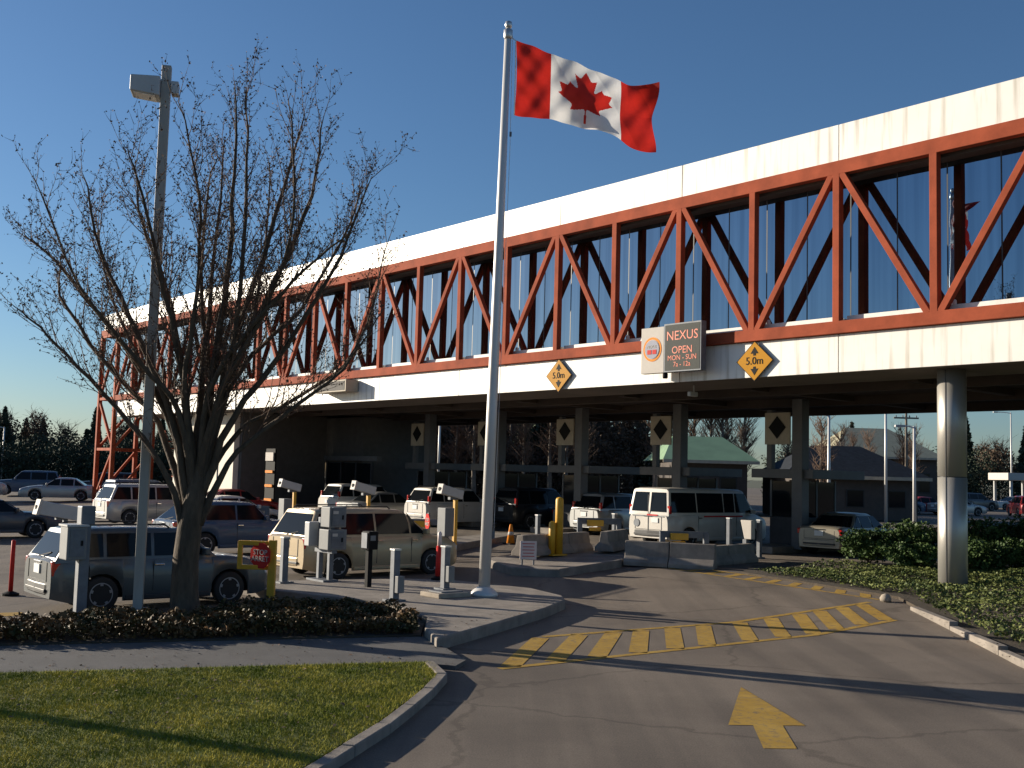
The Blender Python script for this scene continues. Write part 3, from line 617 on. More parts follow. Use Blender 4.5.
def make_flag():
    fl = thing('flag', 'red and white maple leaf flag flying from the top of the flagpole', 'flag', FP + Vector((0.18, 0, 12.2)))
    FL, nu, nv = 3.16, 240, 130
    u = np.linspace(0, 1, nu + 1); v = np.linspace(0, 1, nv + 1); Ug, Vg = np.meshgrid(u, v, indexing='ij')     # v = 0 at the bottom
    def curve(ks, vs): return np.polyval(np.polyfit(ks, vs, 4), Ug)
    top = curve([0, .25, .5, .75, 1], [0, -.27, -.55, -.76, -.76]); bot = curve([0, .25, .5, .75, 1], [-1.70, -1.71, -1.86, -2.20, -2.38])
    Z = 0.05 + bot + (top - bot) * Vg
    ph = Ug * 8.2 + Vg * 2.2 - 1.6
    Y = 0.2 * np.sin(ph) * np.minimum(1, Ug * 2.5) + 0.07 * np.sin(Ug * 17 + Vg * 6) * Ug + 0.04 * np.sin(Vg * 9 - Ug * 12) * (0.25 + Ug) + 0.25 * Ug
    Y += 0.16 * np.sin((1 - Vg) * 2.6 - Ug * 9) * np.exp(-((Ug - 0.14) / 0.13) ** 2) + 0.03 * np.sin(Vg * 22 + Ug * 30) * np.exp(-Ug * 7) + 0.02 * np.sin(Ug * 41 - Vg * 13) + 0.1 * (1 - np.abs(((Ug * 1.7 + Vg * 0.55) % 1) * 2 - 1)) * np.minimum(1, Ug * 3)
    Z += 0.02 * np.sin(Ug * 21) * Ug
    X = 0.19 + FL * Ug + 0.03 * np.sin(np.pi * Vg) * np.exp(-6 * Ug) - 0.04 * Vg * (1 - Ug) * 0 + 0.05 * np.sin(Vg * 8 + 1) * Ug ** 6
    # top fly corner curls over towards the viewer
    cur = np.clip((Ug - 0.80) / 0.2, 0, 1) * np.clip((Vg - 0.52) / 0.48, 0, 1)
    Y -= 0.42 * cur; Z -= 0.14 * cur * Vg; X += 0.02 * cur
    V = np.stack([X, Y, Z], 2).reshape(-1, 3)
    idx = lambda i, j: i * (nv + 1) + j
    I, J = np.meshgrid(np.arange(nu), np.arange(nv), indexing='ij'); I = I.ravel(); J = J.ravel()
    F = np.stack([idx(I, J), idx(I + 1, J), idx(I + 1, J + 1), idx(I, J + 1)], 1)
    uc = (I + 0.5) / nu; vc = (J + 0.5) / nv; fx = (uc - 0.5) * 2; fy = vc - 0.5
    leaf = in_poly(fx * 1.0, fy, LEAF)
    for nm, k, m_ in (('hoist_band', uc < 0.25, 'flag_red'), ('fly_band', uc > 0.75, 'flag_red'), ('maple_leaf', leaf, 'flag_red'), ('white_field', (uc >= 0.25) & (uc <= 0.75) & ~leaf, 'flag_white')):
        f = F[k]; used, inv = np.unique(f, return_inverse=True); me = arr_mesh(nm, V[used], inv.reshape(-1, 4))
        me.polygons.foreach_set('use_smooth', [True] * len(me.polygons)); link(nm, me, m_, fl)
    MB().tube([(0.06, 0, 0.14), (0.18, 0, 0.04), (0.19, 0, -0.8), (0.19, 0, -1.66)], 0.012, 6).build('hoist_rope', 'flag_white', fl)
make_flag()

# ------------------------------------------------------------------ lamp post at the left
lp = thing('lamp_post', 'square white lamp post with box lamp head beside the bare tree', 'lamp post', (-6.71, 20.06, -0.330), R(12))
MB().box((0, 0, 0.1), (0.34, 0.34, 0.2)).build('footing', 'concrete', lp, 0.02)
MB().prism([(-0.085, -0.085, 0.1), (0.085, -0.085, 0.1), (0.085, 0.085, 0.1), (-0.085, 0.085, 0.1)], (0, 0, 10.25)).build('shaft', 'post_grey', lp, 0.012)
hd = MB().add([(-0.62, -0.24, 9.76), (-0.09, -0.24, 9.70), (-0.09, 0.24, 9.70), (-0.62, 0.24, 9.76), (-0.62, -0.24, 10.06), (-0.09, -0.24, 10.08), (-0.09, 0.24, 10.08), (-0.62, 0.24, 10.06)], [(3, 2, 1, 0), (4, 5, 6, 7), (0, 1, 5, 4), (1, 2, 6, 5), (2, 3, 7, 6), (3, 0, 4, 7)]).build('lamp_head', 'cam_white', lp, 0.02)
MB().beam((-0.55, 0, 9.75), (-0.17, 0, 9.707), 0.4, 0.02).build('lens', 'lamp_clear', hd)
MB().box((0.17, 0, 9.92), (0.13, 0.24, 0.24)).build('junction_box', 'cam_white', lp, 0.01)

shadow_post = thing('lamp_post', 'unseen lamp post added beyond the left picture edge to cast a shadow on the lawn', 'lamp post', (-13.0, 15.2, -0.28), R(12))  # out of view, added so that a pole shadow crosses the lawn
MB().box((0, 0, 0.1), (0.34, 0.34, 0.2)).build('footing', 'concrete', shadow_post, 0.02); MB().box((0, 0, 3.6), (0.2, 0.2, 7.0)).build('shaft', 'pole_white', shadow_post, 0.012); MB().box((-0.45, 0, 6.95), (0.7, 0.5, 0.4)).build('lamp_head', 'cam_white', shadow_post, 0.02)
# ------------------------------------------------------------------ the bare tree
def make_tree():
    T = Vector((-5.92, 20.14, -0.280)); root = thing('bare_tree', 'large leafless tree with many upright branches beside the lamp post', 'tree', T)
    sc_ = 53.9
    def q(px, py): return ((px - 184) - 0.042 * (612 - py)) / sc_, 2.78 + (465.5 - py) / sc_
    tr = [q(187, 616), q(186, 590), q(187, 560), q(191, 525), q(197, 492), q(203, 455), q(207, 425)]
    MB().tube([(tr[0][0], 0, -0.05)] + [(x, 0, z) for x, z in tr] , [0.34, 0.29, 0.25, 0.235, 0.22, 0.19, 0.12, 0.05], 14).build('trunk', 'bark', root, 0, True)
    limbs = [([(184, 555), (166, 500), (140, 440), (100, 385), (62, 345), (36, 318)], 0.085, -0.9),
             ([(190, 515), (163, 430), (135, 340), (108, 260), (92, 180)], 0.10, -0.6), ([(192, 500), (172, 400), (150, 280), (128, 215), (116, 168)], 0.09, 0.9),
             ([(195, 500), (185, 400), (172, 300), (160, 210), (152, 170)], 0.08, -1.5), ([(198, 495), (213, 400), (226, 300), (231, 200), (232, 72)], 0.13, 0.1),
             ([(200, 495), (232, 390), (258, 280), (282, 175), (299, 95)], 0.11, 0.5), ([(200, 495), (248, 385), (288, 280), (316, 195), (329, 115)], 0.1, -0.5),
             ([(200, 500), (255, 425), (305, 345), (345, 260), (378, 182)], 0.09, -0.9), ([(200, 525), (240, 470), (290, 415), (340, 365), (384, 300)], 0.08, 0.3),
             ([(196, 490), (196, 380), (202, 260), (206, 115)], 0.1, 1.2), ([(190, 505), (146, 420), (92, 330), (45, 262), (8, 232)], 0.09, 0.5),
             ([(188, 515), (128, 430), (72, 360), (32, 290), (22, 255)], 0.08, 1.6), ([(200, 490), (238, 400), (252, 320), (258, 200), (264, 105)], 0.09, -1.4),
             ([(198, 500), (220, 420), (250, 350), (290, 300), (340, 200), (352, 150)], 0.08, 1.7), ([(194, 500), (178, 420), (150, 370), (105, 300), (72, 205)], 0.08, -1.8),
             ([(198, 495), (205, 400), (185, 290), (182, 180), (186, 120)], 0.075, 2.0), ([(200, 495), (225, 400), (275, 330), (320, 280), (368, 250)], 0.075, -2.0),
             ([(196, 500), (210, 420), (238, 330), (244, 230), (243, 118)], 0.075, 2.2), ([(192, 500), (160, 440), (118, 370), (78, 280), (50, 190)], 0.075, 2.0),
             ([(200, 500), (250, 440), (310, 390), (350, 340), (384, 215)], 0.07, 1.2), ([(196, 495), (190, 400), (215, 300), (225, 220), (216, 140)], 0.07, -2.4),
             ([(199, 492), (235, 410), (285, 320), (310, 230), (312, 130)], 0.07, -2.1)]
    crown = MB(); twv = []; 
    tips = []
    def shoot(p, d, ln, r, lvl):
        n = max(3, int(ln / 0.16)); pts = [p]; cur = Vector(d).normalized(); st = ln / n
        for k in range(n):
            cur = (cur + Vector((random.gauss(0, 0.09), random.gauss(0, 0.09), 0.09 + random.gauss(0, 0.06)))).normalized(); pts.append(pts[-1] + cur * st)
        crown.tube(pts, [r * (1 - 0.8 * k / n) for k in range(n + 1)], 4 if lvl == 1 else 3, False)
        if lvl >= 3: tips.append(pts[-1]); return
        for k in range(1, n + 1):
            for _ in range(2 if lvl == 1 else 1):
                if random.random() > (0.8 if lvl == 1 else 0.66): continue
                dd = (pts[k] - pts[k - 1]).normalized(); sd = Vector((random.gauss(0, 1), random.gauss(0, 1), random.gauss(0.1, 0.5))).normalized()
                dirn = (dd * 0.75 + sd * 0.75).normalized()
                if lvl == 1 and random.random() < 0.42 and ln > 0.7: shoot(pts[k], dirn, random.uniform(0.3, 0.8) * (1 - 0.4 * k / n), r * 0.5, 2)
                else: shoot(pts[k], dirn, random.uniform(0.08, 0.26), 0.0055, 3)
            if random.random() < 0.7: tips.append(pts[k] + Vector((random.gauss(0, .02), random.gauss(0, .02), 0)))
        tips.append(pts[-1])
    for lm, r0, dep in limbs:
        r0 *= 0.74
        lm = [lm[0], (200 + (lm[1][0] - 200) * 0.66, lm[1][1] - 6)] + [(200 + (lm[2][0] - 200) * 0.88, lm[2][1])] + lm[3:]
        pp = [q(*a) for a in lm]; m = len(pp); ctrl = [Vector((x, dep * (k / (m - 1)) ** 1.1, z)) for k, (x, z) in enumerate(pp)]
        pts = []
        for k in range(m - 1):                         # Catmull-Rom
            p0, p1, p2, p3 = ctrl[max(k - 1, 0)], ctrl[k], ctrl[k + 1], ctrl[min(k + 2, m - 1)]
            for t in (0, 0.25, 0.5, 0.75):
                pts.append(0.5 * ((2 * p1) + (p2 - p0) * t + (2 * p0 - 5 * p1 + 4 * p2 - p3) * t * t + (3 * p1 - p0 - 3 * p2 + p3) * t ** 3))
        pts.append(ctrl[-1])
        pts = [p + Vector((random.gauss(0, 0.018), random.gauss(0, 0.018), 0)) if i_ > 1 else p for i_, p in enumerate(pts)]
        n = len(pts); rad = [r0 * ((1 - (k / (n - 1))) ** 0.8 + 0.3 * max(0, 1 - k / 4.0)) + 0.007 for k in range(n)]
        MB().tube(pts, rad, 8).build('limb', 'bark', root, 0, True)
        tot = 0.0; nxt = random.uniform(1.3, 1.9)
        for k in range(1, n):
            sg = pts[k] - pts[k - 1]; L0 = sg.length
            while tot + L0 >= nxt:
                t = (nxt - tot) / L0; p = pts[k - 1] + sg * t; fr = (k - 1 + t) / (n - 1); d = sg.normalized()
                sd = Vector((random.gauss(0, 1), random.gauss(0, 1), random.gauss(0.15, 0.3))).normalized()
                ln = random.uniform(0.55, 1.5) * (1.1 - 0.5 * fr) * (0.45 + min(1, nxt / 3.5) * 0.6)
                shoot(p, (d * 0.8 + sd * 0.55 + Vector((0, 0, 0.15))).normalized(), max(0.22, ln), 0.018 * (1.15 - 0.75 * fr), 1)
                nxt += random.uniform(0.12, 0.21)
            tot += L0
    crown.build('crown', 'twig', root)
    tp = np.array([tuple(t) for t in tips]); tp = np.concatenate([tp, tp + rng.normal(0, 0.02, tp.shape)])
    link('buds', leaf_mesh('buds', tp, 0.012, 0.03, 0.0, 0.6), 'twig', root)
    print('tree tips', len(tips), 'crown faces', len(crown.f))
make_tree()

# ------------------------------------------------------------------ vehicles
def interp(x, pts):
    for i in range(1, len(pts)):
        if x <= pts[i][0]:
            a, b = pts[i - 1], pts[i]; t = (x - a[0]) / max(1e-9, b[0] - a[0]); return a[1] + (b[1] - a[1]) * t
    return pts[-1][1]
WHEELS = {}
def wheel(parent, x, y, r, w, side, spokes=5):
    key = (round(r, 3), side, spokes)
    if key not in WHEELS:
        ty = MB().lathe([(r * 0.62, -w / 2 * 0.9), (r * 0.9, -w / 2), (r * 0.98, -w / 2 * 0.8), (r, -w / 4), (r, w / 4), (r * 0.98, w / 2 * 0.8), (r * 0.9, w / 2), (r * 0.62, w / 2 * 0.9)], 28, 'y')
        rm = MB().lathe([(r * 0.66, side * w * 0.46), (r * 0.61, side * w * 0.47), (r * 0.56, side * w * 0.3), (r * 0.56, side * w * 0.05)], 28, 'y', (0, 0, 0), False)
        rm.lathe([(r * 0.15, side * w * 0.2), (r * 0.15, side * w * 0.42), (r * 0.1, side * w * 0.44)], 14, 'y')
        for k in range(spokes):
            a = 2 * math.pi * k / spokes + 0.3; rm.beam((math.cos(a) * r * 0.1, side * w * 0.36, math.sin(a) * r * 0.1), (math.cos(a) * r * 0.61, side * w * 0.38, math.sin(a) * r * 0.61), r * 0.17, 0.03, (0, 1, 0))
        me1 = ty.build('tyre', 'tyre', None, 0, True); me2 = rm.build('rim', 'rim'); WHEELS[key] = (me1.data, me2.data)
        bpy.data.objects.remove(me1); bpy.data.objects.remove(me2)
    e = bpy.data.objects.new('wheel', WHEELS[key][0]); col.objects.link(e); e.parent = parent; e.location = (x, y, r)
    o = bpy.data.objects.new('rim', WHEELS[key][1]); col.objects.link(o); o.parent = e
def car(name, label, cat, loc, rz, pm, L, W, H, wb, rw, zb, xc, xf, xr, xbk, hood, tail_z=None, tumble=0.16, splits=(), clear=0.2, xo=0.0, rack=False, simple=False, light='low', group=None, tl=(0.1, 0.22), van=False, sink=0.0):
    """x forward. zb belt height, xc cowl, xf/xr roof front/rear, xbk rear-glass foot, hood = [(x,z)...] from cowl to nose"""
    t = thing(name, label, cat, loc, rz, group); hw = W / 2; hl = L / 2; xw = (-wb / 2 + xo, wb / 2 + xo); ra = rw + 0.065
    tz = tail_z if tail_z else zb; boxy = xbk < -hl + 0.5
    topl = [(-hl, tz - 0.06), (-hl + 0.06, tz - 0.01), (-hl + 0.14, tz)] + ([(xbk, tz + 0.02), (xbk + 0.3, zb)] if xbk > -hl + 0.5 else [(xbk + 0.3, zb)]) + [(xc, zb)] + hood + [(hl - 0.05, hood[-1][1] - 0.09), (hl, hood[-1][1] - 0.26)]
    st = [-hl, -hl + 0.02, -hl + 0.06, -hl + 0.14, -hl + 0.3]; 
    for a in xw: st += [a - ra - 0.004, a - ra + 0.001] + [a + ra * math.sin(R(g)) for g in (-72, -52, -32, -12, 12, 32, 52, 72)] + [a + ra - 0.001, a + ra + 0.004]
    st += [p[0] for p in topl] + [0, hl - 0.3, hl - 0.14, hl - 0.02, xbk, xc]
    st = sorted(set(round(s, 4) for s in st if -hl <= s <= hl)); V = []; F = []; ns = 0
    for x in st:
        ztop = interp(x, topl); e = min(x + hl, hl - x); zbt = clear + (0.09 if e < 0.35 else 0.0) * (1 - e / 0.35 if e < 0.35 else 0)
        for a in xw:
            if abs(x - a) <= ra: zbt = max(zbt, rw + math.sqrt(max(0, ra * ra - (x - a) ** 2)) * 0.98)
        zbt = min(zbt, ztop - 0.12)
        pl = 1 - (0.16 if x > 0 else (0.055 if boxy else 0.13)) * max(0, 1 - e / 0.3) ** 2.2 - 0.035 * max(0, 1 - e / 1.1) ** 1.5
        h = hw * pl; dz = ztop - zbt
        half = [(h * 0.955, zbt), (h * 0.99, zbt + dz * 0.2), (h, zbt + dz * 0.45), (h * 0.992, zbt + dz * 0.68), (h * 0.97, zbt + dz * 0.86), (h * 0.93, ztop - dz * 0.03), (h * 0.86, ztop + 0.006), (h * 0.5, ztop + 0.022), (0, ztop + 0.03)]
        full = [(-y, z) for y, z in half] + [(y, z) for y, z in reversed(half[:-1])]; ns = len(full)
        V += [(x, y, z) for y, z in full]
    for i in range(len(st) - 1):
        for k in range(ns - 1): F.append((i * ns + k, (i + 1) * ns + k, (i + 1) * ns + k + 1, i * ns + k + 1))
    F.append(tuple(range(ns))); F.append(tuple(reversed([(len(st) - 1) * ns + k for k in range(ns)])))
    b = MB(); b.v = V; b.f = F; body = b.build('body', pm, t, 0, True)
    em = body.modifiers.new('split', 'EDGE_SPLIT'); em.split_angle = R(38)
    # cabin
    hb = hw * 0.935; zr = H
    def gtop(x): return interp(x, [(xbk, zb - 0.04), (xr, zr - 0.05), (xr + 0.22, zr - 0.01), ((xf + xr) / 2, zr), (xf - 0.15, zr - 0.02), (xf, zr - 0.07), (xc, zb - 0.03)])
    def ghw(z): return hb - tumble * max(0, (z - zb)) / (zr - zb)
    gs = sorted(set([xbk, xbk + (xr - xbk) * 0.5, xr, xr + 0.1, xr + 0.22, (xf + xr) / 2, xf - 0.15, xf - 0.06, xf, xf + (xc - xf) * 0.5, xc])); V = []; F = []
    for x in gs:
        z1 = max(gtop(x), zb - 0.02); fr = max(0, (z1 - zb) / (zr - zb)); w1 = ghw(z1); cr = 0.09 * fr
        half = [(hb, zb - 0.06), (ghw(zb + (z1 - zb) * 0.5), zb + (z1 - zb) * 0.5), (ghw(z1 - cr), z1 - cr), (w1 - cr * 0.35, z1 - cr * 0.3), (w1 - cr * 1.1, z1 + 0.004), (w1 * 0.5, z1 + 0.016 * fr), (0, z1 + 0.022 * fr)]
        full = [(-y, z) for y, z in half] + [(y, z) for y, z in reversed(half[:-1])]; ns = len(full); V += [(x, y, z) for y, z in full]
    for i in range(len(gs) - 1):
        for k in range(ns - 1): F.append((i * ns + k, (i + 1) * ns + k, (i + 1) * ns + k + 1, i * ns + k + 1))
    F.append(tuple(range(ns))); F.append(tuple(reversed([(len(gs) - 1) * ns + k for k in range(ns)])))
    b = MB(); b.v = V; b.f = F; g = b.build('cabin', pm, t, 0, True); em = g.modifiers.new('split', 'EDGE_SPLIT'); em.split_angle = R(32)
    # side glass
    f0, f1 = 0.07, 0.83
    def xfr(f): return xc + (xf - xc) * f - 0.16 + 0.07 * f
    def xre(f): return xbk + (xr - xbk) * f + 0.12
    xs = [-99] + list(splits) + [99]
    for sd in (-1, 1):
        for a, c in zip(xs[:-1], xs[1:]):
            loop = []
            for f in (f0, 0.45, f1): loop.append((max(a + 0.035, xre(f)), f))
            for f in (f1, 0.45, f0): loop.append((min(c - 0.035, xfr(f)), f))
            if loop[0][0] >= loop[-1][0] - 0.05: continue
            if loop[2][0] >= loop[3][0]: m_ = (loop[2][0] + loop[3][0]) / 2; loop[2] = (m_ - .01, f1); loop[3] = (m_ + .01, f1)
            p3 = [(x, sd * (ghw(zb + f * (zr - zb)) - 0.012), zb + f * (zr - zb)) for x, f in loop]
            MB().prism(p3, (0, sd * 0.02, 0)).build('side_window', 'car_glass', t)
    def sheet(nm, x0, z0, x1, z1, y0, y1, th):
        d = Vector((x1 - x0, 0, z1 - z0)).normalized(); nr = Vector((-d.z, 0, d.x)); nr = nr if (nr.z >= 0 and (nr.x > 0) == (x0 > 0)) else -nr
        if nr.x * x0 < 0: nr = -nr
        mb = MB(); pts = [Vector((x0, -y0, z0)), Vector((x0, y0, z0)), Vector((x1, y1, z1)), Vector((x1, -y1, z1))]
        mb.prism([p - nr * 0.01 for p in pts], nr * (0.01 + th)); mb.build(nm, 'car_glass', t, 0.006)
    def lp_(a, b_, f): return a[0] + (b_[0] - a[0]) * f, a[1] + (b_[1] - a[1]) * f
    A_, B_ = (xc, zb - 0.01), (xf, zr - 0.055); a = lp_(A_, B_, 0.04); c = lp_(A_, B_, 0.95); sheet('windshield', a[0], a[1], c[0], c[1], hb - 0.07, ghw(c[1]) - 0.09, 0.014)
    A_, B_ = (xbk, zb - 0.03), (xr, zr - 0.05); a = lp_(A_, B_, 0.1 if not van else 0.12); c = lp_(A_, B_, 0.88)
    if van:
        for sd in (-1, 1):
            n_ = Vector((-1, 0, 0.05)).normalized(); y0, y1 = 0.06, hb - 0.12; pts = [Vector((a[0], sd * y0, a[1])), Vector((a[0], sd * y1, a[1])), Vector((c[0], sd * (y1 - 0.1), c[1])), Vector((c[0], sd * y0, c[1]))]
            MB().prism([p + n_ * -0.02 for p in pts], n_ * 0.04).build('rear_window', 'car_glass', t, 0.01)
        MB().box((-hl - 0.004, 0, (clear + H) / 2), (0.02, 0.02, H - clear - 0.5)).build('door_seam', 'trim_black', t)
    else: sheet('rear_window', a[0], a[1], c[0], c[1], hb - 0.09, ghw(c[1]) - 0.1, 0.014)
    # underbody, bumpers, lamps, plates, mirrors, handles
    MB().box((0, 0, clear + 0.16), (L - 0.5, W - 0.56, 0.24)).build('underbody', 'underbody', t)
    zbm = clear + 0.24
    for sg, nm in ((-1, 'rear_bumper'), (1, 'front_bumper')):
        m_ = MB(); xs_ = [(-0.93, 0.3), (-0.86, 0.06), (-0.6, -0.02), (0, -0.045), (0.6, -0.02), (0.86, 0.06), (0.93, 0.3)]
        o_ = []; 
        for yy, dx in xs_: o_.append((sg * (hl - dx), yy * hw * (0.985 if abs(yy) < 0.9 else 1.01)))
        inn = [(x_ - sg * 0.12, y_ * 0.93) for x_, y_ in o_]; poly = o_ + list(reversed(inn))
        m_.prism([(x_, y_, zbm - 0.1) for x_, y_ in poly], (0, 0, 0.22)).build(nm, pm if not (van or rack == 'dark') else 'trim_black', t, 0.03)
    tz0 = {'low': (tz - 0.24, tz - 0.06), 'high': (zb - 0.18, zb + 0.32), 'mid': (zb - 0.3, zb - 0.02), 'van': (zb + 0.02, zb + 0.3)}[light]
    for sd in (-1, 1):
        th, tw_ = tz0[1] - tz0[0], tl[1]
        xb0 = -hl + 0.035 if light != 'high' else xbk + 0.0
        if light == 'van': MB().box((-hl + 0.1, sd * (hw * 0.9), (tz0[0] + tz0[1]) / 2), (0.1, 0.12, th)).build('tail_light', 'lamp_red', t, 0.01)
        elif light == 'high':
            yh = ghw(zb + 0.07) - 0.045; MB().box((xbk + 0.09, sd * yh, zb + 0.07), (0.12, 0.1, 0.44)).build('tail_light', 'lamp_red', t, 0.02)
        else: MB().box((xb0 + 0.05, sd * (hw * 0.9 - tw_ / 2 + 0.02), (tz0[0] + tz0[1]) / 2), (0.16, tw_, th)).build('tail_light', 'lamp_red', t, 0.02)
        zn = hood[-1][1]
        MB().box((hl - 0.17, sd * (hw * 0.72), zn - 0.14), (0.2, 0.34, 0.16)).build('headlight', 'lamp_clear', t, 0.03)
        wm = MB().box((xc - 0.28, sd * (hb + 0.12), zb + 0.1), (0.12, 0.2, 0.15)).build('side_mirror', pm, t, 0.03)
        MB().box((xc - 0.3, sd * (hb + 0.02), zb + 0.05), (0.06, 0.1, 0.05)).build('mirror_arm', 'trim_black', t)
        if not simple:
            for xh in [s_ + 0.12 for s_ in splits if s_ > xw[0] + 0.2][:2]: MB().box((xh, sd * (hw * 0.985), zb - 0.13), (0.18, 0.03, 0.035)).build('door_handle', 'chrome', t, 0.008)
            for xh in [s_ for s_ in splits if s_ > xw[0] + 0.35] : MB().box((xh, sd * (hw * 0.995), (zb + clear) / 2 + 0.06), (0.012, 0.012, zb - clear - 0.22)).build('door_seam', 'trim_black', t)
            MB().box((0, sd * (hw * 0.985), clear + 0.06), (wb - 2 * ra - 0.1, 0.04, 0.1)).build('side_skirt', pm if rack != 'dark' else 'trim_black', t, 0.02)
        wheel(t, xw[0], sd * (hw - 0.12), rw, 0.2, sd, 5 if not van else 8); wheel(t, xw[1], sd * (hw - 0.12), rw, 0.2, sd, 5 if not van else 8)
    zp = {'low': tz - 0.2, 'high': zb - 0.22, 'mid': zb - 0.2, 'van': zb - 0.22}[light]
    MB().box((-hl - 0.012 if light != 'low' else -hl - 0.008, 0.0 if not van else -0.32, zp), (0.03, 0.32, 0.17)).build('license_plate', 'plate', t)
    if not simple:
        zt_ = tz - 0.09 if light == 'low' else zb - 0.05
        for sd in (-1, 1): MB().box((-hl + 0.004 if not boxy else -hl - 0.003, sd * hw * 0.62, (zt_ + zbm + 0.14) / 2), (0.014, 0.012, zt_ - zbm - 0.16)).build('hatch_seam', 'trim_black', t)
        MB().box((-hl - 0.003, 0, zbm + 0.15), (0.014, hw * 1.24, 0.014)).build('hatch_seam', 'trim_black', t)
        MB().box((-hl - 0.012, 0, zp + 0.13), (0.02, 0.42, 0.035)).build('plate_garnish', 'chrome', t, 0.006)
        MB().box((-hl - 0.02, 0, zbm - 0.02), (0.05, hw * 1.3, 0.06)).build('bumper_insert', 'trim_black', t, 0.01)
        if boxy and not van: MB().beam((xbk - 0.03, 0.05, zb + 0.03), (xbk + 0.06, -0.38, zb + 0.12), 0.02, 0.02).build('rear_wiper', 'trim_black', t)
    MB().box((hl - 0.02, 0, hood[-1][1] - 0.2), (0.08, W * 0.45, 0.12)).build('grille', 'trim_black', t, 0.01)
    if rack:
        for sd in (-1, 1):
            y_ = sd * (ghw(zr) - 0.1); MB().tube([(xr + 0.15, y_, zr - 0.01), (xr + 0.25, y_, zr + 0.06), (xf - 0.45, y_, zr + 0.06), (xf - 0.35, y_, zr - 0.01)], 0.018, 6).build('roof_rail', 'trim_black', t)
    return t
paint('paint_slate', (0.075, 0.085, 0.088)); paint('paint_tan', (0.40, 0.31, 0.19), 0.3); paint('paint_blue', (0.035, 0.07, 0.125), 0.0, 0.5); paint('paint_charcoal', (0.05, 0.052, 0.06))
paint('paint_silver', (0.36, 0.36, 0.35), 0.55); paint('paint_white', (0.6, 0.56, 0.5), 0.0); paint('paint_black', (0.012, 0.012, 0.014), 0.1); paint('paint_red', (0.3, 0.02, 0.02), 0.1); paint('paint_beige', (0.36, 0.32, 0.25), 0.4)
S = dict
WAGON = S(L=4.45, W=1.75, H=1.57, wb=2.6, rw=0.335, zb=1.0, xc=1.0, xf=0.42, xr=-1.85, xbk=-2.17, hood=[(1.3, 0.99), (1.9, 0.91), (2.12, 0.82)], splits=(-1.25, -0.32), tumble=0.14, light='mid', tl=(0.1, 0.13))
MINIVAN = S(L=5.05, W=1.98, H=1.78, wb=3.02, rw=0.335, zb=1.08, xc=1.5, xf=0.62, xr=-2.1, xbk=-2.44, hood=[(1.75, 1.05), (2.2, 0.95), (2.42, 0.84)], splits=(-1.45, -0.35, 0.78), tumble=0.2, light='mid', tl=(0.1, 0.14))
SEDAN = S(L=4.7, W=1.78, H=1.44, wb=2.7, rw=0.32, zb=0.93, xc=0.95, xf=0.2, xr=-0.95, xbk=-1.65, hood=[(1.3, 0.92), (1.9, 0.83), (2.25, 0.72)], tail_z=0.97, splits=(-0.9, -0.1), tumble=0.22, light='low', tl=(0.1, 0.34))
SUV = S(L=4.7, W=1.85, H=1.75, wb=2.7, rw=0.36, zb=1.1, xc=0.95, xf=0.35, xr=-1.95, xbk=-2.25, hood=[(1.25, 1.08), (1.95, 1.02), (2.25, 0.92)], splits=(-1.35, -0.3), tumble=0.17, light='high', clear=0.24, tl=(0.1, 0.14))
VAN = S(L=5.7, W=2.02, H=2.12, wb=3.5, rw=0.36, zb=1.2, xc=2.05, xf=1.45, xr=-2.72, xbk=-2.83, hood=[(2.2, 1.16), (2.6, 1.05), (2.78, 0.95)], splits=(-1.3, 0.2, 0.85), tumble=0.13, light='van', clear=0.26, van=True)
def V_(kind, name, label, cat, s_, w_, pm, dr=0.0, **k):
    d = dict(kind); d.update(k); return car(name, label, cat, PG(s_, w_), A + R(dr), pm, **d)
GR = 'vehicles queuing for the booths'
V_(WAGON, 'parked_wagon', 'dark slate retro wagon behind the hedge, lamp post and tree', 'car', 21.65, 8.8, 'paint_slate', 0.0, group=GR, rack='dark')
V_(MINIVAN, 'minivan', 'tan minivan behind the grey posts, left of the flagpole', 'car', 25.3, 16.25, 'paint_tan', 2.0, group=GR, rack=True)
V_(SUV, 'crossover', 'dark blue crossover behind the bare tree trunk', 'car', 32.9, 16.0, 'paint_blue', 0, group=GR, H=1.68, zb=1.08, L=4.75, xr=-1.6, light='mid')
V_(SEDAN, 'sedan', 'dark charcoal sedan cut off by the left picture edge', 'car', 42.6, 11.2, 'paint_charcoal', -4, group=GR, L=4.9)
V_(MINIVAN, 'minivan', 'silver minivan left of the lamp post', 'car', 48.2, 19.6, 'paint_silver', 0, group=GR, rack=True)
V_(SEDAN, 'sedan', 'white sedan half hidden behind the lamp post', 'car', 42.0, 20.4, 'paint_white', 0, group=GR)
V_(SUV, 'sport_utility', 'dark blue sport utility beyond the silver minivan', 'car', 55.2, 22.0, 'paint_blue', 0, group=GR, rack=True, simple=True)
wv = V_(VAN, 'passenger_van', 'white passenger van with two rear windows waiting under the bridge', 'van', 26.5, 31.6, 'paint_white', 0, group=GR)
V_(SEDAN, 'sedan', 'silver beige sedan under the bridge left of the metal column', 'car', 21.6, 33.9, 'paint_beige', 6, group=GR)
V_(SUV, 'sport_utility', 'silver sport utility with red brake lamps left of the white van', 'car', 32.8, 34.0, 'paint_silver', 0, group=GR)
V_(SEDAN, 'sedan', 'white sedan in front of the yellow bollard', 'car', 35.6, 35.5, 'paint_white', 0, group=GR)
V_(SUV, 'sport_utility', 'black sport utility just right of the flagpole', 'car', 37.6, 33.5, 'paint_black', 0, group=GR, H=1.85)
V_(SUV, 'sport_utility', 'white sport utility just left of the flagpole under the canopy', 'car', 40.0, 30.5, 'paint_white', 0, group=GR, rack=True)
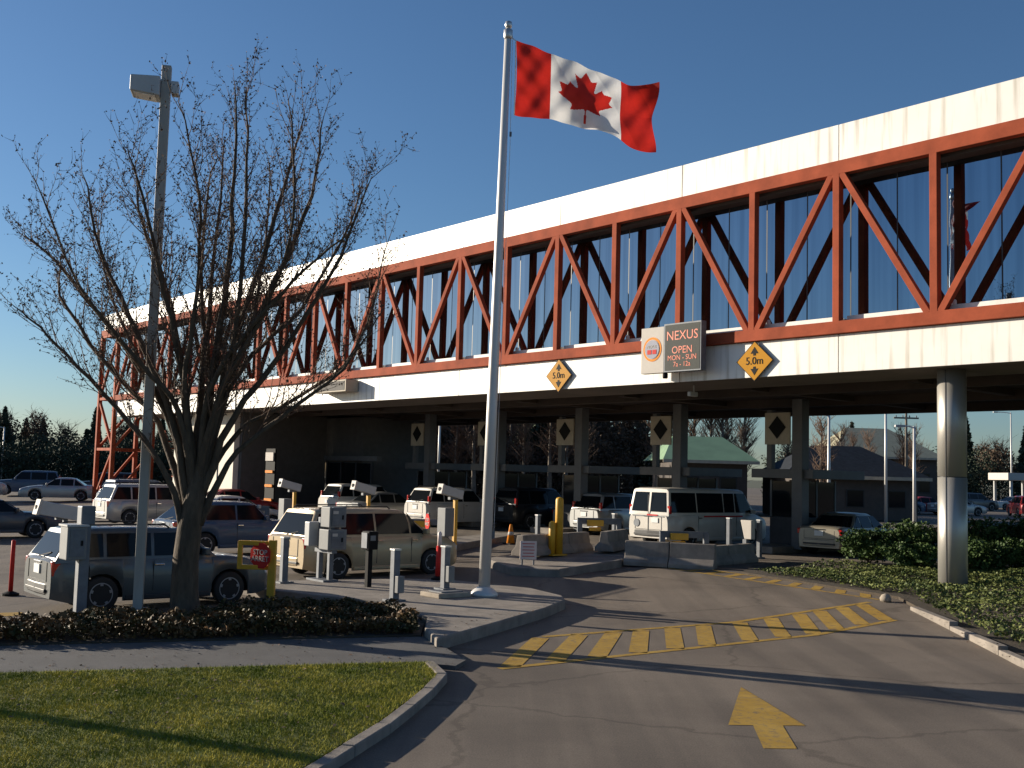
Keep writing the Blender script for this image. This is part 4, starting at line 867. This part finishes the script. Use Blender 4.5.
V_(SEDAN, 'sedan', 'silver sedan under the canopy left of the white sport utility', 'car', 43.5, 29.0, 'paint_silver', 0, group=GR, simple=True)
V_(SUV, 'sport_utility', 'white sport utility under the canopy near the left booths', 'car', 46.8, 30.0, 'paint_white', 0, group=GR, simple=True)
V_(SEDAN, 'sedan', 'red sedan in front of the dark office glazing', 'car', 47.6, 23.2, 'paint_red', 0, group=GR, simple=True)
# white van details: rear stripe, emblem
MB().box((-2.862, 0, 1.12), (0.012, 1.5, 0.035)).build('rear_stripe', 'galv', wv); MB().box((-2.864, -0.2, 1.16), (0.012, 0.5, 0.05)).build('red_lettering_strip', 'sign_red', wv)
MB().lathe([(0.14, -2.87), (0.14, -2.85)], 20, 'x', (0, 0.55, 0.86)).build('door_emblem', 'galv', wv)
MB().box((0.1, -1.006, 1.13), (2.2, 0.012, 0.05)).build('side_stripe', 'sign_red', wv)
# far parking lots
GF = 'cars parked far off at the left'
def fcar(kind, name, label, cat, x, y, rz, pm, grp): 
    d = dict(kind); d['simple'] = True; car(name, label, cat, (x, y, 0), R(rz), pm, group=grp, **d)
fcar(SUV, 'sport_utility', 'pale sport utility parked at the far left edge', 'car', -34.6, 69.5, 30, 'paint_silver', GF)
fcar(SUV, 'pickup', 'blue grey sport utility parked behind the grey sedan at far left', 'car', -34.5, 78.0, 200, 'paint_blue', GF)
fcar(SEDAN, 'sedan', 'grey sedan parked just left of the red tower legs', 'car', -28.6, 69.5, 195, 'paint_silver', GF)
fcar(SUV, 'sport_utility', 'dark sport utility parked behind the red tower legs', 'car', -29.5, 79.5, 195, 'paint_black', GF)
GRR = 'cars parked far off at the right'
for kd, lb_, x, y, rz, pm in [(SEDAN, 'pale blue car parked far off, right of the thin white pole', 29.3, 90, 160, 'paint_silver'), (SUV, 'dark blue car parked far off beside a red one', 31.6, 89, 20, 'paint_blue'), (SEDAN, 'red car parked far off left of the metal column', 35.2, 92, 10, 'paint_red'),
                              (SEDAN, 'silver car parked far off just left of the metal column', 37.0, 90, 15, 'paint_silver'), (SUV, 'dark car parked far off just right of the metal column', 47.0, 110, 20, 'paint_charcoal'), (SEDAN, 'white car parked far off beside the right street light', 54.0, 117, 190, 'paint_white'), (SUV, 'dark red car at the far right picture edge', 43.5, 92, 80, 'paint_red')]:
    fcar(kd, 'sedan' if kd is SEDAN else 'sport_utility', lb_, 'car', x, y, rz, pm, GRR)

# ------------------------------------------------------------------ lane equipment
def lane_camera(loc, rz, h, label, post='safety_yellow', sc_=1.0, cab=True):
    t = thing('lane_camera', label, 'camera', loc, rz, 'plate cameras on the lane islands'); z = h
    MB().box((0.15, 0, z / 2), (0.11, 0.11, z)).build('post', post, t, 0.01)
    m_ = MB(); c, s_ = math.cos(0.28), math.sin(0.28)
    a = Vector((-0.42 * sc_, 0, z + 0.24)); b = Vector((0.36 * sc_, 0, z + 0.06))
    hs = MB().beam(a, b, 0.24 * sc_, 0.27 * sc_).build('housing', 'cam_white', t, 0.02)
    MB().beam(a + Vector((-0.04, 0, 0.012)), a + Vector((0.03, 0, -0.005)), 0.27 * sc_, 0.31 * sc_).build('hood', 'sign_white', hs, 0.01)
    MB().lathe([(0.06, -0.0), (0.06, 0.03)], 14, 'x', (a.x - 0.06, 0, a.z)).build('lens', 'black', hs)
    MB().box((0.05, 0, z - 0.04), (0.3, 0.12, 0.08)).build('bracket', 'galv', t)
    if cab:
        MB().box((-0.2, 0.0, z - 0.75), (0.34, 0.4, 0.85)).build('cabinet', 'cabinet', t, 0.015); MB().box((-0.2, 0, (z - 1.17) / 2), (0.14, 0.14, z - 1.17)).build('cabinet_post', 'galv', t)
lane_camera(PG(26.5, 20.0), A, 1.93, 'white plate camera left of the flagpole, above the round red sign')
lane_camera(PG(30.6, 19.5), A, 1.95, 'white plate camera above the middle of the tan minivan')
lane_camera(PG(35.75, 19.6), A, 1.9, 'white plate camera above the rear of the tan minivan')
lane_camera(PG(46.9, 21.2), A, 1.95, 'white plate camera in front of the sunlit cream wall', 'galv')
lane_camera(PG(29.1, 9.3), A, 1.4, 'white plate camera above the rear of the dark slate wagon', 'galv', 1.3, False)
GB = 'grey gate posts on the traffic island'
def gate_post(loc, h, label, box=True):
    t = thing('gate_post', label, 'post', loc, A, GB)
    MB().box((0, 0, 0.015), (0.3, 0.3, 0.03)).build('base_plate', 'galv', t); MB().box((0, 0, h / 2), (0.13, 0.13, h)).build('shaft', 'galv', t, 0.01); MB().box((0, 0, h + 0.01), (0.15, 0.15, 0.03)).build('cap', 'steel', t)
    if box: MB().box((0.02, -0.12, 0.3), (0.14, 0.12, 0.3)).build('sensor_box', 'cabinet', t, 0.01)
gate_post((-2.26, 22.16, -0.130), 0.9, 'grey square post at the end of the hedge, left of the flagpole'); 
pd = thing('concrete_pad', 'flat concrete pad at the foot of the flagpole', 'pad', (-1.28, 23.21, -0.130), A); MB().box((0, 0, 0.045), (0.75, 0.6, 0.09)).build('slab', 'concrete', pd, 0.015); MB().box((0, 0, 0.1), (0.5, 0.4, 0.02)).build('cover_plate', 'galv', pd)
gate_post((-1.32, 23.50, -0.018), 0.8, 'grey square post on the concrete pad beside the flagpole')
gate_post((-5.09, 25.04, -0.130), 0.9, 'grey square post behind the yellow sign frame', False)
# cabinets on posts in front of the tan minivan
cp = thing('equipment_cabinet', 'stacked grey equipment boxes on posts in front of the tan minivan', 'cabinet', (-4.29, 25.79, -0.130), A)
for q in (-0.22, 0.2): MB().box((0.0, q, 0.65), (0.1, 0.1, 1.3)).build('post', 'galv', cp, 0.008)
MB().box((0.05, -0.2, 1.32), (0.4, 0.36, 0.42)).build('upper_box', 'cabinet', cp, 0.015); MB().box((0.05, -0.2, 0.86), (0.44, 0.38, 0.42)).build('middle_box', 'cabinet', cp, 0.015); MB().box((-0.12, 0.32, 0.95), (0.3, 0.2, 0.5)).build('side_box', 'cam_white', cp, 0.015)
for z_ in (1.32, 0.86):
    MB().box((0.05, -0.395, z_), (0.3, 0.012, 0.34)).build('door_panel', 'galv', cp, 0.004); MB().box((0.15, -0.405, z_), (0.03, 0.02, 0.09)).build('latch', 'black', cp); MB().box((-0.02, -0.404, z_ + 0.1), (0.12, 0.006, 0.06)).build('label_plate', 'sign_white', cp)
MB().tube([(0.1, 0.2, 0.05), (0.14, 0.1, 0.4), (0.12, -0.1, 0.66)], 0.018, 6).build('cable', 'black', cp)
MB().box((0, -0.02, 0.62), (0.12, 0.7, 0.08)).build('cross_rail', 'galv', cp); MB().box((-.05, 0.0, 0.02), (0.35, 0.7, 0.04)).build('base_plate', 'galv', cp)
cr = thing('card_reader', 'black card reader on a thin black post beside the tan minivan', 'card reader', (-3.11, 24.64, -0.130), A)
MB().box((0, 0, 0.4), (0.1, 0.1, 0.8)).build('post', 'black', cr); MB().box((0, -0.02, 0.92), (0.22, 0.26, 0.36)).build('reader_box', 'black', cr, 0.015); MB().box((-0.02, -0.155, 0.97), (0.12, 0.012, 0.1)).build('screen', 'cabinet', cr); MB().box((-0.12, -0.0, 0.92), (0.015, 0.2, 0.3)).build('front_plate', 'galv', cr)
lc = thing('equipment_cabinet', 'grey cabinet on a post in the hedge in front of the slate wagon', 'cabinet', (-7.51, 19.40, -0.280), A)
MB().box((0, 0, 0.75), (0.16, 0.16, 1.5)).build('post', 'galv', lc, 0.01); MB().box((-0.16, 0.0, 1.2), (0.3, 0.36, 0.52)).build('box', 'cabinet', lc, 0.015); MB().box((-0.16, -0.186, 1.2), (0.22, 0.012, 0.42)).build('door_panel', 'galv', lc, 0.004); MB().box((-0.09, -0.197, 1.2), (0.03, 0.02, 0.08)).build('latch', 'black', lc); MB().tube([(0.09, 0, 0.05), (0.1, -0.02, 0.8), (0.02, -0.05, 1.0)], 0.016, 6).build('cable', 'black', lc); MB().box((-0.16, 0, 1.47), (0.34, 0.4, 0.03)).build('lid', 'cam_white', lc); MB().box((0.02, 0, 1.62), (0.22, 0.22, 0.3)).build('top_unit', 'galv', lc, 0.02)
def octagon(mb, c, r, ax, d, ry=1.0):
    ax = Vector(ax); c = Vector(c); return mb.prism([c + ax * (r * math.cos(R(22.5 + 45 * k))) + Vector((0, 0, r * math.sin(R(22.5 + 45 * k)))) for k in range(8)], d)
# yellow frame with stop sign
yf = thing('stop_gate', 'yellow steel frame gate carrying a red stop sign', 'gate', (-4.66, 21.75, -0.13), 0.0)
MB().box((0, 0, 0.52), (0.13, 0.13, 1.04)).build('post', 'safety_yellow', yf, 0.012)
for z in (0.98, 0.56): MB().beam((-0.066, 0.0, z), (-0.54, 0.04, z), 0.08, 0.08).build('rail', 'safety_yellow', yf, 0.01)
MB().box((-0.58, 0.045, 0.77), (0.08, 0.08, 0.5)).build('end_stile', 'safety_yellow', yf, 0.01)
def stop_face(t, c, r, rot):
    e = bpy.data.objects.new('stop_sign', None); col.objects.link(e)
    o = octagon(MB(), (0, 0, 0), r, (0, 1, 0), (-0.012, 0, 0)).build('stop_sign', 'sign_red', t); bpy.data.objects.remove(e); o.location = c; o.rotation_euler = (0, 0, rot)
    for tx, zz in (('STOP', 0.22), ('ARRET', -0.25)):
        q = link('lettering', text_mesh(tx, r * 0.55), 'sign_white', o); q.matrix_local = Matrix(((0, 0, -1, -0.016), (-1, 0, 0, 0), (0, 1, 0, zz * r), (0, 0, 0, 1)))
    return o
stop_face(yf, (-0.2, -0.035, 0.77), 0.24, R(62))
# round-ish red sign on a post by the lane camera
rs = thing('stop_sign_post', 'red stop sign on a grey post right of the tan minivan', 'stop sign', PG(27.7, 20.0), A)
MB().box((0.03, 0, 0.7), (0.06, 0.06, 1.4)).build('post', 'galv', rs); stop_face(rs, (-0.01, 0, 1.12), 0.27, R(-20)); MB().box((0.03, 0, 0.03), (0.24, 0.24, 0.06)).build('base', 'concrete', rs)
dl = thing('delineator', 'red and white flexible marker post beside the tan minivan front', 'marker post', (-1.66, 26.70, -0.130), 0)
MB().lathe([(0.16, 0), (0.16, 0.04), (0.07, 0.08)], 16).build('base', 'black', dl); MB().lathe([(0.075, 0.06), (0.065, 0.72)], 16).build('red_sleeve', 'sign_red', dl, 0, True); MB().lathe([(0.05, 0.72), (0.045, 1.0), (0.02, 1.03)], 16).build('pale_top', 'sign_pink', dl, 0, True)
d2 = thing('delineator', 'thin red marker post left of the slate wagon', 'marker post', (-10.36, 22.98, -0.330), 0)
MB().lathe([(0.15, 0), (0.15, 0.04), (0.05, 0.08)], 14).build('base', 'black', d2); MB().lathe([(0.04, 0.06), (0.038, 1.0), (0.02, 1.02)], 12).build('sleeve', 'sign_red', d2, 0, True)
for o in [o for o in bpy.data.objects if o.parent is None and o.name.split('.')[0] in ('gate_post', 'concrete_pad', 'equipment_cabinet', 'card_reader', 'stop_gate', 'delineator')]: o.scale = (1.13, 1.13, 1.13)
# lane island: concrete barriers, yellow bollard, white notice, metal rails
def barrier(loc, rz, ln, label, h=0.6):
    t = thing('concrete_barrier', label, 'barrier', loc, rz, 'concrete barriers on the lane islands')
    pr = [(-0.3, 0), (-0.3, 0.12), (-0.16, 0.28), (-0.11, h), (0.11, h), (0.16, 0.28), (0.3, 0.12), (0.3, 0)]
    n = max(1, round(ln / 1.3)); l_ = ln / n
    for k in range(n): MB().prism([(-ln / 2 + k * l_ + 0.01, y, z) for y, z in pr], (l_ - 0.02, 0, 0)).build('block', 'concrete_dark', t, 0.02)
barrier((1.40, 32.86, 0.129), A + R(14), 3.6, 'long concrete barrier behind the white notice on the lane island')
barrier((3.30, 33.90, 0.220), A + R(26), 2.0, 'shorter concrete barrier left of the white van')
barrier((4.60, 30.95, -0.029), A - R(62), 2.6, 'sunlit concrete barrier in front of the white van', 0.7)
barrier((6.4, 32.3, 0), A + R(10), 3.2, 'shaded concrete barrier under the white van side', 0.55)
yb = thing('bollard', 'tall yellow bollard on the lane island left of the white van', 'bollard', (1.51, 32.38, 0.118), A)
MB().lathe([(0.12, 0), (0.12, 1.62), (0.1, 1.68), (0.03, 1.71)], 20).build('tall_tube', 'safety_yellow', yb, 0, True); MB().lathe([(0.1, 0), (0.1, 0.95), (0.05, 1.0)], 16, 'z', (-0.22, 0.06, 0)).build('short_tube', 'safety_yellow', yb, 0, True); MB().box((-0.1, 0.03, 0.02), (0.6, 0.4, 0.04)).build('base_plate', 'safety_yellow', yb)
wn_ = thing('notice_board', 'small white notice with faint red lines at the island tip', 'sign', (0.57, 30.00, 0.004), R(8))
MB().box((0, 0, 0.4), (0.46, 0.03, 0.5)).build('board', 'sign_pink', wn_, 0.008)
for q in (-0.16, 0.16): MB().box((q, 0.04, 0.25), (0.04, 0.04, 0.5)).build('leg', 'galv', wn_)
for q in range(5): MB().box((0, -0.017, 0.58 - q * 0.085), (0.34 - 0.04 * (q % 2), 0.004, 0.02)).build('print_line', 'sign_red', wn_)
def rail_frame(loc, rz, ln, label, orange=True):
    t = thing('metal_rail', label, 'rail', loc, rz, 'grey metal rails on the lane islands')
    for x in (-ln / 2, ln / 2): MB().box((x, 0, 0.42), (0.16, 0.16, 0.84)).build('post', 'galv', t, 0.01)
    MB().box((0, 0, 0.78), (ln + 0.16, 0.1, 0.2)).build('rail', 'galv', t, 0.01)
    if orange:
        MB().box((-ln / 2 + 0.5, -0.1, 0.72), (0.55, 0.16, 0.2)).build('orange_reflector', 'safety_yellow', t, 0.02); MB().box((-ln / 2 + 0.5, -0.06, 0.52), (0.4, 0.08, 0.12)).build('orange_reflector', 'safety_yellow', t, 0.02)
rail_frame((5.35, 33.20, 0.000), R(4), 1.35, 'grey metal rail with orange reflector in front of the white van')
rail_frame((3.00, 36.00, 0.220), R(4), 1.3, 'grey metal rail with orange reflector behind the yellow bollard')
rail_frame((-2.8, 36.8, 0), R(4), 1.2, 'grey metal rail with orange reflector left of the flagpole')
rail_frame((-8.0, 41.5, 0), R(4), 1.2, 'grey metal rail with orange reflector behind the tan minivan roof')
for (x, y, h, lb_) in [(3.75, 38.6, 1.15, 'grey slim post between the silver sport utility and the white van'), (7.0, 34.6, 1.25, 'grey slim post in front of the white van side'), (8.05, 35.0, 1.2, 'grey slim post near the front of the white van'), (1.0, 36.9, 1.1, 'grey slim post left of the yellow bollard'), (-5.3, 40.3, 1.0, 'grey slim post above the tan minivan roof')]:
    t = thing('slim_post', lb_, 'post', (x, y, 0), A, 'slim grey posts at the lanes'); MB().box((0, 0, h / 2), (0.13, 0.13, h)).build('shaft', 'galv', t, 0.01); MB().box((0, 0, 0.02), (0.26, 0.26, 0.04)).build('base_plate', 'galv', t); MB().box((0, 0, h + 0.015), (0.15, 0.15, 0.03)).build('cap', 'steel', t)
rail_frame((-10.6, 45.0, 0), R(4), 1.3, 'grey metal rail with orange reflector in front of the dark glazing')
rail_frame((-5.6, 44.5, 0), R(4), 1.2, 'grey metal rail with orange reflector left of the white sport utility')
rail_frame((-13.8, 50.0, 0), R(4), 1.4, 'farthest grey metal rail with orange reflector at the left lanes')
for (x, y, lb_) in [(-7.4, 38.2, 'orange traffic cone above the tan minivan rear'), (-3.4, 39.4, 'orange traffic cone behind the tan minivan front'), (-11.9, 43.0, 'orange traffic cone behind the blue crossover'), (0.1, 38.6, 'orange traffic cone right of the flagpole')]:
    t = thing('traffic_cone', lb_, 'cone', (x, y, 0), A, 'traffic cones at the lanes'); MB().box((0, 0, 0.02), (0.4, 0.4, 0.04)).build('base', 'black', t); MB().lathe([(0.15, 0.04), (0.05, 0.68), (0.035, 0.7)], 16).build('cone_body', 'sign_orange', t, 0, True); MB().lathe([(0.112, 0.32), (0.093, 0.44)], 16).build('white_band', 'sign_white', t, 0, True)
bx = thing('booth_console', 'white tapered console beside the front of the white van', 'console', (7.6, 34.95, 0), A)
MB().box((0, 0, 0.3), (0.14, 0.14, 0.6)).build('pedestal', 'galv', bx); MB().prism([(0, -0.22, 0.6), (0, 0.06, 0.6), (0, 0.22, 1.2), (0, -0.22, 1.2)], (0.2, 0, 0)).build('case', 'sign_white', bx, 0.02)

# ------------------------------------------------------------------ background
def street_light(loc, h, label, arm=0.9, rz=0.0):
    t = thing('street_light', label, 'street light', loc, rz, 'street lights far behind the canopy')
    MB().tube([(0, 0, 0), (0, 0, h)], [0.11, 0.07], 10).build('pole', 'pole_white', t, 0, True); MB().tube([(0, 0, h - 0.1), (-arm * 0.5, 0, h), (-arm, 0, h)], 0.045, 6).build('arm', 'pole_white', t)
    MB().box((-arm - 0.2, 0, h), (0.55, 0.26, 0.13)).build('lamp_head', 'cam_white', t, 0.02)
street_light((17.6, 60, 0), 6.2, 'white street light seen between the last booth and the metal column', 0.5)
street_light((22.5, 60.5, 0), 5.7, 'slim street light just left of the metal column', 0.6)
street_light((24.2, 70, 0), 8.6, 'dark thin street light pole midway between booth and column', 0.6)
street_light((58.9, 127.7, 0), 11.2, 'street light right of the metal column', 1.6)
street_light((-5.5, 84, 0), 8.0, 'thin white pole seen left of the flagpole under the canopy', 0.6)
street_light((-55, 118, 0), 6.0, 'thin street light pole at the far left edge', 0.8)
up = thing('utility_pole', 'wooden utility pole with crossarm left of the metal column', 'utility pole', (35.0, 96, 0), 0)
MB().tube([(0, 0, 0), (0, 0, 9.0)], [0.16, 0.1], 8).build('pole', 'far_bark', up, 0, True); MB().box((0, 0, 8.3), (2.2, 0.12, 0.14)).build('crossarm', 'far_bark', up); 
for q in (-0.9, -0.3, 0.3, 0.9): MB().lathe([(0.05, 8.37), (0.06, 8.5), (0.02, 8.55)], 8, 'z', (q, 0, 0)).build('insulator', 'galv', up)
def hip_building(name, label, x0, x1, y0, y1, ze, zr_, inset, rm, wm):
    cx, cy = (x0 + x1) / 2, (y0 + y1) / 2; t = thing(name, label, 'building', (cx, cy, 0)); a, b = (x1 - x0) / 2, (y1 - y0) / 2; o = 0.7
    MB().box((0, 0, ze / 2 + .05), (2 * a, 2 * b, ze)).build('wall', wm, t)
    ri = max(0.3, b - 0.05); 
    MB().add([(-a - o, -b - o, ze), (a + o, -b - o, ze), (a + o, b + o, ze), (-a - o, b + o, ze), (-a + inset, 0, zr_), (a - inset, 0, zr_)], [(3, 2, 1, 0), (0, 1, 5, 4), (1, 2, 5), (2, 3, 4, 5), (3, 0, 4)]).build('roof', rm, t)
    MB().box((0, -b - o, ze - 0.1), (2 * (a + o), 0.1, 0.22)).build('eave_board', 'panel_tan', t)
    n = int(2 * a / 2.2)
    for k in range(n):
        xx = -a + (k + 0.5) * 2 * a / n; w = MB().box((xx, -b - 0.02, ze * 0.5), (1.2, 0.06, ze * 0.4)).build('window', 'trim_black', t); MB().box((xx, -b - 0.055, ze * 0.5), (1.05, 0.02, ze * 0.36)).build('pane', 'car_glass', w)
hip_building('green_roof_building', 'building with pale green hip roof seen between booths', 11.3, 16.6, 76, 86, 3.75, 5.6, 0.8, 'roof_green', 'wall_far')
hip_building('dark_roof_building', 'low building with dark slate roof left of the metal column', 18.6, 26.8, 71.5, 80, 2.9, 5.0, 2.4, 'roof_slate', 'wall_far')
hip_building('tan_roof_building', 'larger building with tan roof behind the slate-roofed one', 33.5, 44.0, 112, 124, 5.2, 8.4, 3.0, 'roof_tan', 'wall_far')
wb_ = thing('white_kiosk', 'small white canopy building behind the right street light', 'building', (58.5, 122, 0)); MB().box((0, 0, 3.6), (7.5, 5, 0.8)).build('roof_slab', 'sign_white', wb_, 0.03)
for x in (-3.2, 0, 3.2):
    for y in (-2, 2): MB().box((x, y, 1.6), (0.25, 0.25, 3.2)).build('post', 'cam_white', wb_)
# far trees: a few templates, copied
def conifer(h, r, n):
    t = thing('conifer', 'x', 'tree'); MB().tube([(0, 0, 0), (0, 0, h * 0.97)], [h * 0.016 + 0.05, 0.02], 6).build('trunk', 'far_bark', t)
    z = rng.power(1.35, n) ; z = 1 - z * 0.9; tier = 0.75 + 0.25 * np.abs(np.sin(z * 34)); a = rng.uniform(0, 6.283, n); rr = r * (1 - z) ** 0.85 * tier * np.sqrt(rng.uniform(0.15, 1, n))
    pts = np.stack([np.cos(a) * rr, np.sin(a) * rr, z * h - rr * 0.2], 1); link('crown', leaf_mesh('crown', pts, 0.18, 0.5, 0.0, 0.45), 'far_conifer', t); return t
def baretree(h, r, tuft, m):
    t = thing('broadleaf_tree', 'x', 'tree'); MB().tube([(0, 0, 0), (0.1, 0, h * 0.4), (0, 0.1, h * 0.85)], [h * 0.014 + 0.06, h * 0.01, 0.03], 6).build('trunk', 'far_bark', t)
    mb = MB()
    for k in range(60):
        z0 = h * random.uniform(0.25, 0.85); a = random.uniform(0, 6.28); ln = r * random.uniform(0.5, 1.1); p = Vector((0, 0, z0)); q = p + Vector((math.cos(a) * ln * 0.6, math.sin(a) * ln * 0.6, ln * 0.7)); mb.tube([p, q], [0.06, 0.015], 3, False)
        for _ in range(6):
            s_ = p.lerp(q, random.uniform(0.3, 1)); e = s_ + Vector((random.gauss(0, .5), random.gauss(0, .5), random.uniform(0.3, 1.2))); mb.tube([s_, e], [0.025, 0.008], 3, False)
    c = mb.build('crown', m, t)
    if tuft:
        n = tuft; d = rng.normal(size=(n, 3)); d /= np.linalg.norm(d, axis=1)[:, None]; pts = d * (rng.power(2, n)[:, None]) * np.array([r, r, h * 0.36]); pts[:, 2] += h * 0.6
        link('leaves', leaf_mesh('leaves', pts, 0.1, 0.28, 0, 0.6), m, t)
    return t
temps = {'c': [conifer(10, 2.3, 2600), conifer(13, 2.6, 3200)], 'b': [baretree(9, 2.6, 1500, 'far_brown'), baretree(10.5, 2.8, 2000, 'far_brown')], 'p': [baretree(12, 1.8, 0, 'twig')]}
used = set()
def plant(kind, x, y, s_, label, grp):
    k = random.randrange(len(temps[kind])); src = temps[kind][k]; key = (kind, k)
    o = src if key not in used else copy_tree(src); used.add(key)
    o.location = (x, y, float(gz(x, y)) - 0.02); o.scale = (s_ * random.uniform(0.9, 1.15),) * 2 + (s_ * random.uniform(0.92, 1.08),); o.rotation_euler = (0, 0, random.uniform(0, 6.28)); o['label'] = label; o['group'] = grp
for i in range(30):   # wood at the far left
    x = -73 + i * 1.15 + random.uniform(-0.8, 0.8); y = 128 + random.uniform(-7, 10)
    k = 'c' if i % 3 != 1 else 'b'
    plant(k, x, y, random.uniform(0.5, 0.66) if k == 'c' else random.uniform(0.7, 0.85), 'dark tree in the wood line at far left' if k == 'c' else 'brown leafless tree in the wood line at far left', 'wood at the far left')
for i in range(44):   # behind the canopy
    x = -26 + i * 0.9 + random.uniform(-0.6, 0.6); y = 104 + random.uniform(-8, 10)
    plant(('b', 'p', 'b', 'c')[i % 4], x, y, random.uniform(0.8, 1.15), ('brown thicket tree seen under the canopy', 'slender bare tree seen under the canopy', 'brown thicket tree seen under the canopy', 'dark conifer seen under the canopy')[i % 4], 'trees seen under the canopy')
for i in range(14):
    plant('p', -18 + i * 1.9 + random.uniform(-0.7, 0.7), 91 + random.uniform(-2, 2), random.uniform(0.8, 1.0), 'pale slender trunk in front of the brown thicket', 'pale trunks under the canopy')
for i in range(8):
    plant('p', 12.5 + i * 1.1 + random.uniform(-0.3, 0.3), 95 + random.uniform(-3, 3), random.uniform(0.85, 1.05), 'slender bare tree behind the green roof', 'bare trees behind the green roof')
for i in range(26):   # behind the lot at the right
    x = 42 + i * 2.4 + random.uniform(-1, 1); y = 160 + random.uniform(-8, 14)
    k = 'c' if i % 3 == 1 else 'b'
    plant(k, x, y, random.uniform(0.7, 1.0), 'dark conifer behind the far right car park' if k == 'c' else 'brown leafless tree behind the far right car park', 'trees behind the far right car park')
for x, y, s_ in [(19.8, 69, 0.62), (21.2, 83, 0.6), (17.9, 84, 0.6), (29.5, 97, 0.75), (31.5, 100, 0.7), (34.0, 103, 0.72), (36.5, 101, 0.75), (38.5, 104, 0.7)]:
    plant('p', x, y, s_, 'scrubby bare tree near the slate-roofed building', 'bare trees near the slate roof')
# hedge masses that close the view at the foot of the woods
def thicket(name, label, x0, x1, y0, y1, h, n, m):
    x = rng.uniform(x0, x1, n); y = rng.uniform(y0, y1, n); z = rng.uniform(0, 1, n) * h * (0.75 + 0.25 * np.sin(x * 0.7) * np.cos(y)); tag(link(name, leaf_mesh(name, np.stack([x, y, z], 1), 0.07, 0.2, 0, 0.6), m), label, 'thicket', kind='stuff')
thicket('undergrowth', 'dark undergrowth at the foot of the far left wood', -80, -34, 116, 124, 5.6, 60000, 'far_conifer')
thicket('undergrowth', 'brown undergrowth seen beneath the canopy', -30, 11, 96, 101, 7.0, 60000, 'far_brown')
thicket('undergrowth', 'dark undergrowth at the foot of the far right trees', 36, 100, 150, 156, 8.0, 60000, 'far_conifer')
